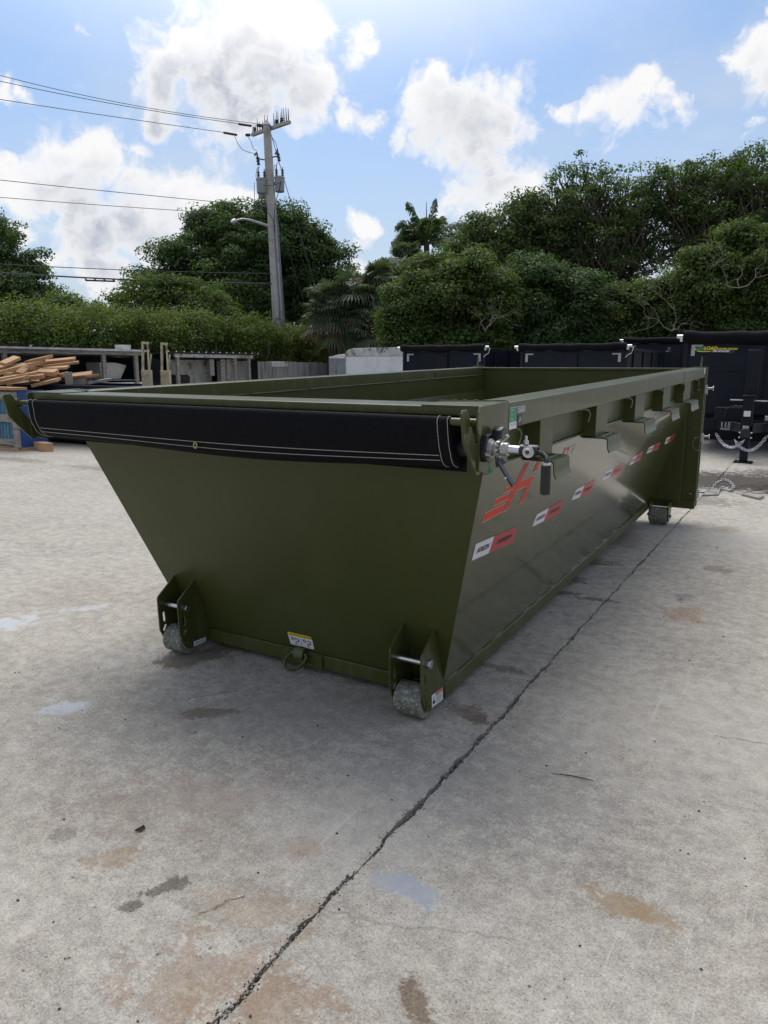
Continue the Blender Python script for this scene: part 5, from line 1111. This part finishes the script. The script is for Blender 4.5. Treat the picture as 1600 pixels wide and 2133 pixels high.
# --- cargo trailers
def cargo(name, label, x0, x1, y0, zt, m, roof):
    R = thing(name, label, 'trailer', ((x0 + x1) / 2, y0, 0)); o = ((x0 + x1) / 2, y0)
    def P_(mb, nm, mm, bev=.004, lab=None): 
        ob = mb.build(nm, M[mm], bevel=bev); ob.parent = R; ob.location = (-o[0], -o[1], 0); return ob
    P_(MB().box(x0, x1, y0, y0 + 4, .35, zt - roof), 'body', m, .02)
    prof = [(x0 - .01, zt - roof + .001), (x0 - .01, zt - roof + .07), (x0 + .10, zt - .06), (x0 + .35, zt), (x1 - .3, zt + .02), (x1 + .01, zt - .03), (x1 + .01, zt - roof + .001)]
    P_(MB().prism(prof, 1, y0 - .015, y0 + 4), 'roof_cap', 'whitewood' if m == 'whitepaint' else 'whitepaint', .012)
    P_(MB().box(x0 - .012, x0 + .03, y0 - .012, y0 - .001, .36, zt - roof - .01), 'corner_trim', 'greypaint', .001)
    for k in range(1, 3): P_(MB().box(x0 + (x1 - x0) * k / 3., x0 + (x1 - x0) * k / 3. + .02, y0 - .006, y0 - .001, .36, zt - roof - .01), 'seam_strip', m, .001)
    for k in range(3):
        for j in range(4): P_(MB().lathe([(.008, 0), (.006, .005)], (x0 + (x1 - x0) * k / 3. + .06, y0 - .001, 1.2 + j * .17), (0, -1, 0), n=6), 'rivet', 'greypaint', 0)
    for x in (x0 + .2, x1 - .2):
        t_ = tyre('wheel', (x - o[0], 1.9, .34), .34, .22, '', (0, R_(90), 0)); t_.parent = R
    return R, P_
Rw, Pw = cargo('cargo_trailer', 'white cargo trailer with rounded roof beside the first black trailer', -11.60, -9.30, 18.5, 2.13, 'whitepaint', .26)
Pw(MB().box(-11.6, -11.52, 18.47, 18.484, 1.92, 1.97), 'marker_light', 'orangeprint', .001)
Rg, Pg = cargo('cargo_trailer', 'smaller grey cargo trailer left of the white one', -12.52, -11.64, 18.9, 1.93, 'greypaint', .13)
Pg(MB().box(-12.25, -12.20, 18.86, 18.89, 1.3, 1.42), 'door_latch', 'zinc', .001)

# --- black dump trailers
def roll(x0, x1, y, z, r, sag, m='tarp'):
    q = MB(); n = 26; pts = []; rs_ = []
    for k in range(n + 1):
        t = k / n; pts.append((x0 + (x1 - x0) * t, y + .006 * math.sin(t * 29), z - sag * math.sin(math.pi * t) + .006 * math.sin(t * 21 + 1))); rs_.append(r * (1 + .05 * math.sin(t * 37) + .07 * math.sin(t * 13 + 2)) * (1 if 0 < k < n else .92))
    return q.tube(pts, rs_, 16)
def dump_trailer(label, x0, x1, y0, zt, zb_, ln, hf=True, crank=1, group='black dump trailers parked in a row'):
    R = thing('dump_trailer', label, 'trailer', ((x0 + x1) / 2, y0, 0), group=group); o = ((x0 + x1) / 2, y0)
    def P_(mb, nm, mm='navy', bev=.003, **k):
        ob = mb.build(nm, M[mm], bevel=bev, **k); ob.parent = R; ob.location = (-o[0], -o[1], 0); return ob
    P_(MB().box(x0, x1, y0, y0 + .04, zb_, zt - .04), 'front_wall')
    for x in (x0, x1 - .04): P_(MB().box(x, x + .04, y0 + .041, y0 + ln, zb_, zt - .055), 'side_wall')
    P_(MB().box(x0 + .041, x1 - .041, y0 + .041, y0 + ln, zb_, zb_ + .05), 'floor_panel')
    for x in (x0 - .03, x1 - .06): P_(MB().box(x, x + .09, y0 - .02, y0 + ln, zt - .052, zt + .02), 'top_rail', 'navyrib')
    for k in range(int(ln / 1.1)):
        for (xa, xb) in ((x0 - .035, x0 - .001), (x1 + .001, x1 + .035)): P_(MB().box(xa, xb, y0 + .55 + k * 1.1, y0 + .63 + k * 1.1, zb_, zt - .053), 'side_rib', 'navyrib')
    for x in (x0, x1 - .08): P_(MB().box(x, x + .08, y0 - .028, y0 - .001, zb_, zt - .06), 'corner_post', 'navyrib')
    P_(MB().box(x0 + .081, x1 - .081, y0 - .03, y0 - .001, zb_ - .02, zb_ + .10), 'bottom_rib', 'navyrib')
    cx = (x0 + x1) / 2
    P_(MB().box(cx - .14, cx + .14, y0 - .05, y0 - .001, zb_ + .101, zt - .12), 'hoist_cover', 'navyrib')
    P_(roll(x0 - .02, x1 + .0, y0 - .08, zt + .045, .085 if hf else .11, .03 if not hf else .01), 'tarp_roll', 'tarp', 0)
    for (x, s) in ((x0 - .02, -1), (x1, 1)):
        P_(MB().cyl((x, y0 - .08, zt + .05), (x + s * .11, y0 - .08, zt + .05), .035, n=14).cyl((x + s * .0, y0 - .08, zt + .0), (x + s * .05, y0 - .08, zt + .0), .045, n=12), 'roll_end', 'zinc', .002)
    if crank:
        P_(MB().tube([(x1 + .09, y0 - .1, zt + .05), (x1 + .15, y0 - .12, zt + .01), (x1 + .12, y0 - .12, zt - .10), (x1 + .02, y0 - .12, zt - .15), (x1 - .01, y0 - .12, zt - .2)], .012, 6), 'crank_arm', 'zinc', 0)
    for (x, s) in ((x0 + .13, 1), (x1 - .13, -1)):
        P_(MB().add([(x, y0 - .0305, zt - .10), (x + s * .20, y0 - .0305, zt - .10), (x + s * .20, y0 - .0305, zt - .135), (x + s * .065, y0 - .0305, zt - .135), (x + s * .065, y0 - .0305, zt - .30), (x, y0 - .0305, zt - .30)], [(0, 1, 2, 3, 4, 5)]), 'corner_reflector', 'refl', 0)
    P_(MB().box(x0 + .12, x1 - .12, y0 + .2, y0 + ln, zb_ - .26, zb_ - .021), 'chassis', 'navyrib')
    P_(MB().box(x0 + .02, x1 - .02, y0 + 1.3, y0 + 1.34, .10, zb_ - .03), 'under_shade_panel', 'rubber')  # added dark panels, front and rear, standing in for shade under the trailer
    P_(MB().box(x0 + .02, x1 - .02, y0 + ln - .1, y0 + ln - .06, .12, zb_ - .03), 'under_shade_panel', 'rubber')
    for x in (x0 + .05, x1 - .05):
        for yy in (ln * .55, ln * .78):
            t_ = tyre('wheel', (x - o[0], yy, .38), .38, .25, '', (0, R_(90), 0)); t_.parent = R
    return R, P_
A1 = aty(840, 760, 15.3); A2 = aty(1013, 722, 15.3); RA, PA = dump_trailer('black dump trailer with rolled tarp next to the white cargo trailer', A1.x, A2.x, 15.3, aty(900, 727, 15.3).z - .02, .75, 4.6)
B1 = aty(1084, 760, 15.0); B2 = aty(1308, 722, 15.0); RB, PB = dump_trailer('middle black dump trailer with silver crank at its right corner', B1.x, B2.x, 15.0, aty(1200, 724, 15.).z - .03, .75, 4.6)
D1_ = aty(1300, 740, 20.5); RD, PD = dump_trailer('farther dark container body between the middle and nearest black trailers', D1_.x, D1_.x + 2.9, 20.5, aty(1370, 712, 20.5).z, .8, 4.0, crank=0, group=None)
for k in range(1): 
    w_ = aty(1408, 729, 20.5); text_on('side_lettering', 'Zone', M['refl'], None, (w_.x - .1, 20.46, w_.z - .0), (1, 0, 0), (0, 0, 1), .17, shear=.5).parent = RD
    for ch in RD.children:
        if ch.name.startswith('side_lettering'): ch.location = (-(D1_.x + 1.45), -20.5, 0)
# nearest trailer with tongue, jack and chains
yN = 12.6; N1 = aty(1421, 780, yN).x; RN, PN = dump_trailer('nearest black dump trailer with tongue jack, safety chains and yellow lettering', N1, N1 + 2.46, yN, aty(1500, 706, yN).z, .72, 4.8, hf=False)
xc = 1.20
zr1 = aty(1480, 769, yN).z; zr2 = aty(1480, 843, yN).z
for (zz, hh_) in ((zr1, .035), (zr2, .035)): 
    PN(MB().box(N1 + .081, xc - .16, yN - .024, yN - .001, zz - hh_, zz + hh_), 'cross_rib', 'navyrib'); PN(MB().box(xc + .16, N1 + 2.37, yN - .024, yN - .001, zz - hh_, zz + hh_), 'cross_rib', 'navyrib')
for s in (-1, 1):
    PN(MB().beam((xc + s * .78, yN + .1, .56), (xc + s * .06, 11.05, .56), .07, .15), 'tongue_beam', 'navyrib', .004)
PN(MB().box(xc - .95, xc + .95, yN - .35, yN - .28, .44, .62), 'frame_crossbar', 'navyrib', .004)
PN(MB().box(xc - .58, xc - .12, 11.7, 12.1, .64, .86), 'pump_box', 'navyrib', .01)
PN(MB().box(xc - .06, xc + .06, 10.97, 11.09, .03, .60), 'jack_inner_leg', 'navyrib', .004); PN(MB().box(xc - .14, xc + .14, 10.90, 11.16, .0, .022), 'jack_foot', 'navyrib', .003)
PN(MB().box(xc - .085, xc + .075, 10.94, 11.12, .601, 1.07), 'jack_outer_leg', 'navyrib', .004); PN(MB().box(xc - .10, xc + .09, 10.92, 11.14, 1.071, 1.10), 'jack_cap', 'navyrib', .004)
PN(MB().cyl((xc - .28, 11.0, 1.02), (xc + .27, 11.0, 1.01), .011, n=8), 'jack_handle', 'refl', 0)
PN(MB().add([(xc - .055, 10.938, .76), (xc + .045, 10.938, .76), (xc + .045, 10.938, .85), (xc - .055, 10.938, .85)], [(0, 1, 2, 3)]), 'jack_label', 'whiteprint', 0)
PN(MB().box(xc - .10, xc + .10, 11.19, 11.30, .95, 1.82), 'hoist_mast', 'navyrib', .006)
PN(MB().box(xc - .07, xc + .05, 10.86, 10.965, .42, .56), 'coupler', 'blackst', .012); PN(MB().box(xc - .05, xc + .04, 10.9, 10.968, .565, .61), 'coupler_latch', 'castsilver', .004)
for s in (-1, 1):
    for z in (.42, .50): PN(MB().cyl((xc + s * .075, 10.93, z), (xc + s * .10, 10.93, z), .014, n=6), 'coupler_bolt', 'zinc', 0)
PN(MB().box(xc + .22, xc + .33, 11.6, 11.66, .66, .74), 'light_plug', 'castsilver', .006); PN(MB().tube([(xc + .33, 11.62, .68), (xc + .45, 11.6, .72), (xc + .62, 11.6, .68), (xc + .5, 11.6, .60), (xc + .33, 11.6, .62)], .010, 6), 'light_cable', 'rubber', 0)
PN(MB().tube([(xc - .05, 11.3, .9), (xc - .25, 11.5, .90), (xc - .38, 11.6, .84), (xc - .40, 11.65, .70)], .014, 6), 'hydraulic_hose', 'rubber', 0)
for s, x in ((-1, xc - .36), (1, xc + .42)):
    ax_ = at(1503 if s < 0 else 1590, 905, 12.3)
    ob = text_on('tongue_number', '115', M['refl'], RN, (x, 11.06 + .42, .575), (1, -s * -.0, 0), (0, 0, 1), .115, bold=.003); ob.location = (-(N1 + 1.23), -yN, 0)
    ob = text_on('tongue_lettering', 'MADE', M['refl'], RN, (x, 11.06 + .42, .505), (1, 0, 0), (0, 0, 1), .055, bold=.002); ob.location = (-(N1 + 1.23), -yN, 0)
    PN(MB().box(x - .11, x + .11, 11.485, 11.50, .475, .635), 'tongue_plate', 'navyrib', .002)
def chain(path_f, n, r, lw, ll):
    q = MB()
    for k in range(n):
        p = Vector(path_f((k + .5) / n)); t = (Vector(path_f(min(1, (k + 1) / n))) - Vector(path_f(k / n))).normalized(); s = t.cross(Vector((0, -1, 0) if k % 2 else (0, -.3, 1))).normalized()
        q.tube([p + t * (ll * math.cos(a_)) + s * (lw * math.sin(a_)) for a_ in [j * math.pi / 4 for j in range(8)]], r, 5, closed=True)
    return q
def cat(A_, B_, sag): return lambda t: (A_[0] + (B_[0] - A_[0]) * t, A_[1] + (B_[1] - A_[1]) * t, A_[2] + (B_[2] - A_[2]) * t - sag * 4 * t * (1 - t))
cA = aty(1492, 903, 11.0); cB = aty(1550, 917, 10.85); cC = aty(1598, 908, 11.0); cD = aty(1531, 917, 10.85)
PN(chain(cat(cA, cB, .17), 17, .0055, .021, .034), 'safety_chain', 'zinc', 0); PN(chain(cat(cC, cD, .20), 19, .0055, .021, .034), 'safety_chain', 'zinc', 0)
# yellow and green dealer plate
pa = aty(1444, 727, yN - .031); PW = .62
def NPp(u, v, off=0): return (pa.x + u, yN - .0325 - off, pa.z + v)
sc = (aty(1536, 727, yN).x - aty(1444, 727, yN).x) / 92
pl_ = [(0, 0), (6, 3), (20, 6), (30, 3), (92, 1), (84, -11), (40, -8), (22, -9), (8, -6)]
PN(MB().add([NPp(u * sc, v * sc) for u, v in pl_], [tuple(range(len(pl_)))]), 'dealer_decal', 'blackprint', 0)
PN(MB().add([NPp(u * sc, v * sc, .001) for u, v in [(0, 0), (6, 3), (18, 5.5), (26, 3), (28, -1), (18, -2), (6, -4)]], [tuple(range(7))]), 'decal_emblem', 'greenprint', 0)
PN(MB().add([NPp(u * sc, v * sc, .0015) for u, v in [(7, -3.5), (22, -4.5), (46, -4.5), (30, -6.5), (12, -6.5)]], [tuple(range(5))]), 'decal_swoosh', 'yellowprint', 0)
PN(MB().add([NPp(u * sc, v * sc, .002) for u, v in [(1, 0), (5, 2), (7, 0), (4, -3)]], [tuple(range(4))]), 'decal_flash', 'yellowprint', 0)
for (tx, u, v, sz, m_) in (('LOAD', 36, 1.2, 10, 'yellowprint'), ('RUNNER TRAILERS', 71, -.3, 5.0, 'yellowprint'), ('866-896-8787', 59, -5.2, 6.0, 'whiteprint')):
    ob = text_on('decal_lettering', tx, M[m_], RN, NPp(u * sc, v * sc, .002), (1, 0, -.02), (0, 0, 1), sz * sc, shear=.3, bold=.004 * sz / 10); ob.location = (-(N1 + 1.23), -yN, 0)
# loose chain and board on the wet concrete
g0 = Vector(pdir(1482, 1020)); 
def gpt(px, py):
    v = pdir(px, py); return CAM + v * (-CAM.z / v.z)
pts_ = [gpt(*p) for p in ((1482, 1021), (1492, 1008), (1507, 1001), (1520, 1006), (1530, 1016), (1522, 1024), (1505, 1020), (1492, 1024))]
def pf(t): k = t * (len(pts_) - 1.001); i = int(k); v = pts_[i].lerp(pts_[i + 1], k - i); return (v.x, v.y, .02)
ob = chain(pf, 30, .0055, .018, .032).build('loose_chain', M['castsilver'], fix=False); tag(ob, 'loose silver chain lying on the wet ground behind the dumpster gate', 'chain', kind='stuff')
bq = [gpt(*p) for p in ((1545, 1033), (1582, 1042), (1592, 1037), (1556, 1031))]; ob = MB().slab([tuple(p + Vector((0, 0, .001))) for p in bq], (0, 0, .025)).build('scrap_board', M['oldwood'], origin=tuple(bq[0])); tag(ob, 'flat grey scrap board on the ground near the trailer jack', 'board')
bq = [gpt(*p) for p in ((1462, 1034), (1496, 1033), (1500, 1022), (1470, 1024))]; ob = MB().slab([tuple(p + Vector((0, 0, .001))) for p in bq], (0, 0, .02)).build('scrap_board', M['oldwood'], origin=tuple(bq[0])); tag(ob, 'broken flat board beside the loose chain', 'board')

# ------------------------------------------------------------------ utility pole
DP = 28.6; pb_ = at(588, 763, DP); pb_.z = 0; ptp = at(556, 262, DP); UP = thing('utility_pole', 'tall pale concrete utility pole with transformers and crossarm', 'utility pole', tuple(pb_))
def PU(mb, nm, m, bev=0.0, **k): ob = mb.build(nm, M[m], bevel=bev, **k); ob.parent = UP; ob.location = (-pb_.x, -pb_.y, 0); return ob
def pole_at(py):
    """point on the pole axis at photo height py"""
    t = (763 - py) / (763 - 262.); return at(586 - 30 * t, py, DP)
ax_ = (ptp - pole_at(760)).normalized(); rt = Vector((c_r.x, c_r.y, 0)).normalized(); fwd = Vector((HF.x, HF.y, 0))
q = MB(); P0 = pb_; n_ = 4
vs = []
for (P_, r) in ((Vector((pb_.x, pb_.y, 0)), .225), (ptp, .125)):
    for (i, j) in ((-1, -1), (1, -1), (1, 1), (-1, 1)): vs.append(P_ + rt * (i * r) + fwd * (j * r))
q.add(vs, [(0, 3, 2, 1), (4, 5, 6, 7), (0, 1, 5, 4), (1, 2, 6, 5), (2, 3, 7, 6), (3, 0, 4, 7)]); PU(q, 'shaft', 'poleconc', .03)
q = MB().add([ptp + rt * -.15 + fwd * -.15, ptp + rt * .15 + fwd * -.15, ptp + rt * .15 + fwd * .15, ptp + rt * -.15 + fwd * .15, ptp + Vector((0, 0, .22))], [(0, 1, 4), (1, 2, 4), (2, 3, 4), (3, 0, 4), (0, 3, 2, 1)]); PU(q, 'pointed_cap', 'poleconc')
r0 = pole_at(445); r1 = pole_at(700); PU(MB().cyl(r0 + rt * .15, r1 + rt * .20, .055, n=10), 'riser_pipe', 'riser'); PU(MB().cyl(pole_at(470) + rt * .07 - fwd * .17, pole_at(668) + rt * .10 - fwd * .2, .03, n=8), 'riser_pipe', 'riser')
cl_ = at(527, 284, 29.63); cr_ = at(605, 257, 28.14); PU(MB().beam(cl_ - fwd * .16, cr_ - fwd * .16, .12, .11), 'crossarm', 'poleconc', .01)
rs = random.Random(4)
for (u0, u1, n_) in ((.02, .42, 7), (.60, .97, 8)):
    for k in range(n_):
        t = u0 + (u1 - u0) * k / (n_ - 1); p = (cl_ - fwd * .16).lerp(cr_ - fwd * .16, t) + Vector((0, 0, .05)); h_ = rs.uniform(.28, .50); PU(MB().cyl(p, p + Vector((rs.gauss(0, .015), rs.gauss(0, .015), h_)), .024, .006, n=6), 'bird_spike', 'porcelain')
for t in (.08, .30, .66, .80):
    p = (cl_ - fwd * .16).lerp(cr_ - fwd * .16, t) + Vector((0, 0, .05)); PU(MB().lathe([(.02, 0), (.06, .03), (.03, .06), (.075, .09), (.04, .13), (.07, .16), (.03, .21)], p, (0, 0, 1), n=10), 'pin_insulator', 'porcelain')
def xform(px0, px1, py0, py1, dd, label=None):
    A_ = at((px0 + px1) / 2, py1, DP + dd); B_ = at((px0 + px1) / 2, py0, DP + dd); r = (px1 - px0) / 2 * DP / FPX; h = B_.z - A_.z
    ob = PU(MB().lathe([(r * .86, 0), (r * .9, .03), (r * .93, h - .06), (r * 1.02, h - .05), (r * 1.02, h - .01), (r * .9, h + .02), (.05, h + .05)], A_, (0, 0, 1), n=22), 'transformer', 'xfmr')
    for (ox, hh) in ((-.10, .42), (.12, .34)):
        b_ = MB().lathe([(.035, 0), (.055, .05), (.03, .09), (.06, .13), (.03, .17), (.055, .21), (.025, .26), (.012, hh)], Vector((A_.x, A_.y, A_.z + h)) + rt * ox - fwd * .04, (0, 0, 1), n=10).build('bushing', M['porcelain']); b_.parent = ob
    hb = MB().box(-.1, .1, -.1, .1, -.03, .03); PU(MB().beam(Vector((A_.x, A_.y, A_.z + h * .7)), pole_at((py0 + py1) / 2), .05, .08), 'transformer_bracket', 'xfmr')
xform(535, 556, 373, 403, -.2); xform(573, 593, 369, 400, -.1); xform(538, 556, 398, 413, .35)
def cutout(px, py0, py1, dd):
    A_ = at(px, py0, DP + dd); B_ = at(px + 4, py1, DP + dd); PU(MB().lathe([(.04, 0), (.07, .04), (.04, .09), (.07, .14), (.04, .19), (.07, .24), (.03, .3), (.03, .42)], B_, tuple(A_ - B_), n=8), 'fuse_cutout', 'porcelain')
    PU(MB().beam(A_, A_ + rt * (-.09) - Vector((0, 0, .12)), .04, .05), 'cutout_contact', 'porcelain'); PU(MB().tube([(A_ + B_) / 2, pole_at((py0 + py1) / 2 + 4)], .022, 6), 'cutout_arm', 'porcelain')
cutout(535, 317, 344, -.2); cutout(578, 314, 336, -.1)
def lead(pts, r=.010): PU(MB().tube([at(px, py, DP + dd) for px, py, dd in pts], r, 5), 'jumper_lead', 'wire')
lead([(489, 284, -.3), (496, 300, -.3), (505, 312, -.3), (518, 317, -.25), (530, 320, -.2)]); lead([(516, 284, -.3), (523, 295, -.3), (528, 310, -.25), (536, 315, -.2)]); lead([(566, 285, 0), (574, 297, 0), (579, 312, -.1)])
lead([(541, 347, -.2), (535, 352, -.2), (533, 366, -.2), (535, 374, -.2)]); lead([(580, 337, -.1), (576, 343, -.1), (571, 345, -.1), (573, 355, -.1)]); lead([(530, 380, -.2), (530, 420, -.2), (533, 432, -.2)]); lead([(538, 413, .3), (539, 424, 0), (532, 430, -.2)]); lead([(585, 377, -.3), (582, 395, -.3), (576, 415, -.2), (573, 430, -.2), (571, 470, -.25)], .014)
lead([(541, 382, -.35), (556, 387, -.35), (570, 386, -.35), (585, 380, -.35)]); lead([(533, 434, -.25), (550, 436, -.25), (562, 447, -.25), (570, 460, -.25), (573, 485, -.2)], .014); lead([(574, 433, -.2), (580, 445, -.2), (577, 462, -.2)])
lp = [pole_at(473) - fwd * .1 - rt * .1, at(545, 466, DP - .3), at(520, 458, DP - .6), at(505, 456, DP - .8), at(492, 459, DP - 1)]
PU(MB().tube(lp, [.05, .045, .04, .032, .03], 8), 'lamp_arm', 'alu'); la = at(493, 459, DP - 1); lb = at(481, 463, DP - 1.2)
PU(MB().tube([la, la.lerp(lb, .3), la.lerp(lb, .7), lb], [.04, .085, .075, .02], 8), 'lamp_head', 'alu')
PU(MB().box(*[v for v in (lambda c_: (c_.x - .06, c_.x + .06, c_.y - .06, c_.y + .06, c_.z - .5, c_.z + .15))(pole_at(635) - fwd * .27)]), 'meter_box', 'poleconc')
# lines: three photo points (px, py) from far left to the pole, distances at px 0 and at the end
def line(name, label, p0, p1, p2, d0, d2, r, x_from=-700, cat_='power line'):
    (xa, ya), (xb, yb2), (xc_, yc) = p0, p1, p2; pts = []
    for k in range(61):
        x = x_from + (xc_ - x_from) * k / 60.
        y = ya * (x - xb) * (x - xc_) / ((xa - xb) * (xa - xc_)) + yb2 * (x - xa) * (x - xc_) / ((xb - xa) * (xb - xc_)) + yc * (x - xa) * (x - xb) / ((xc_ - xa) * (xc_ - xb))
        d = 1 / (1 / d0 + (1 / d2 - 1 / d0) * (x / xc_)); pts.append(at(x, y, d))
    o = pts[-1]; ob = MB().tube([p - o for p in pts], r, 5).build(name, M['wire'], fix=False); ob.location = o; return tag(ob, label, cat_)
line('power_line', 'uppermost thin power line running left from the pole top', (0, 157), (250, 214), (548, 259), 23.57, 28.71, .010)
line('power_line', 'second power line just under the uppermost one', (0, 169), (250, 219), (500, 258), 24.25, 28.60, .011)
line('power_line', 'third power line ending at the left end of the crossarm', (0, 207), (250, 245), (475, 277), 24.71, 29.29, .011)
line('power_line', 'thin power line reaching the pole just below the transformers', (0, 375), (270, 403), (552, 430), 23.91, 28.60, .011)
line('power_line', 'thin power line crossing above the top of the broad tree', (0, 411), (220, 428), (445, 443), 24.25, 28.60, .010)
line('telephone_line', 'upper of the two low telephone lines in front of the broad tree', (0, 550), (280, 563), (566, 570), 24.60, 28.37, .014, cat_='cable')
line('telephone_line', 'thick low bundled telephone cable in front of the broad tree', (0, 568), (230, 581), (566, 591), 24.60, 28.37, .026, cat_='cable')
for (x0, y0, x1, y1, dd) in ((505, 259, 530, 262, 28.71), (474, 277, 500, 281, 29.06)): PU(MB().cyl(at(x0 - 8, y0 - 1, dd), at(x1 - 6, y1, dd), .045, n=10), 'dead_end_grip', 'porcelain')
for (x0, y0, x1, y1, dd) in ((534, 261, 546, 262, 28.71), (511, 281, 522, 281, 29.17), (545, 430, 556, 431, 28.37)): PU(MB().lathe([(.02, 0), (.05, .02), (.05, .04), (.06, .06), (.05, .08), (.06, .10), (.05, .12), (.06, .14), (.05, .17), (.02, .2)], at(x0, y0, dd), tuple(at(x1, y1, dd) - at(x0, y0, dd)), n=10), 'strain_insulator', 'porcelain')
A_ = at(222, 585, 26.54); q = MB()
for k in range(5): q.tube([at(176 + k * 19, 579 + k * .6, 26.37), at(182 + k * 19, 584 + k * .3, 26.37)], .02, 5)
q.cyl(at(178, 584, 26.37), at(240, 586, 26.54), .03, n=6); tag(q.build('cable_splice', M['rubber'], fix=False), 'dark splice sleeve hanging under the thick telephone cable', 'cable splice')['kind'] = 'stuff'
def guy(name, label, pts, r=.010):
    P_ = [at(px, py, d) for px, py, d in pts]; o = P_[0]; ob = MB().tube([p - o for p in P_], r, 5).build(name, M['wire'], fix=False); ob.location = o; tag(ob, label, 'guy wire')
guy('guy_wire', 'long guy wire slanting right from the pole top', [(565, 280, 28.71), (590, 368, 28.94), (612, 440, 29.29), (650, 572, 29.86), (672, 650, 30.20)], .013)
guy('guy_wire', 'lower thin guy wire slanting right in front of the broad tree', [(578, 470, 28.60), (600, 520, 28.94), (632, 625, 29.63), (645, 668, 29.86)], .009)
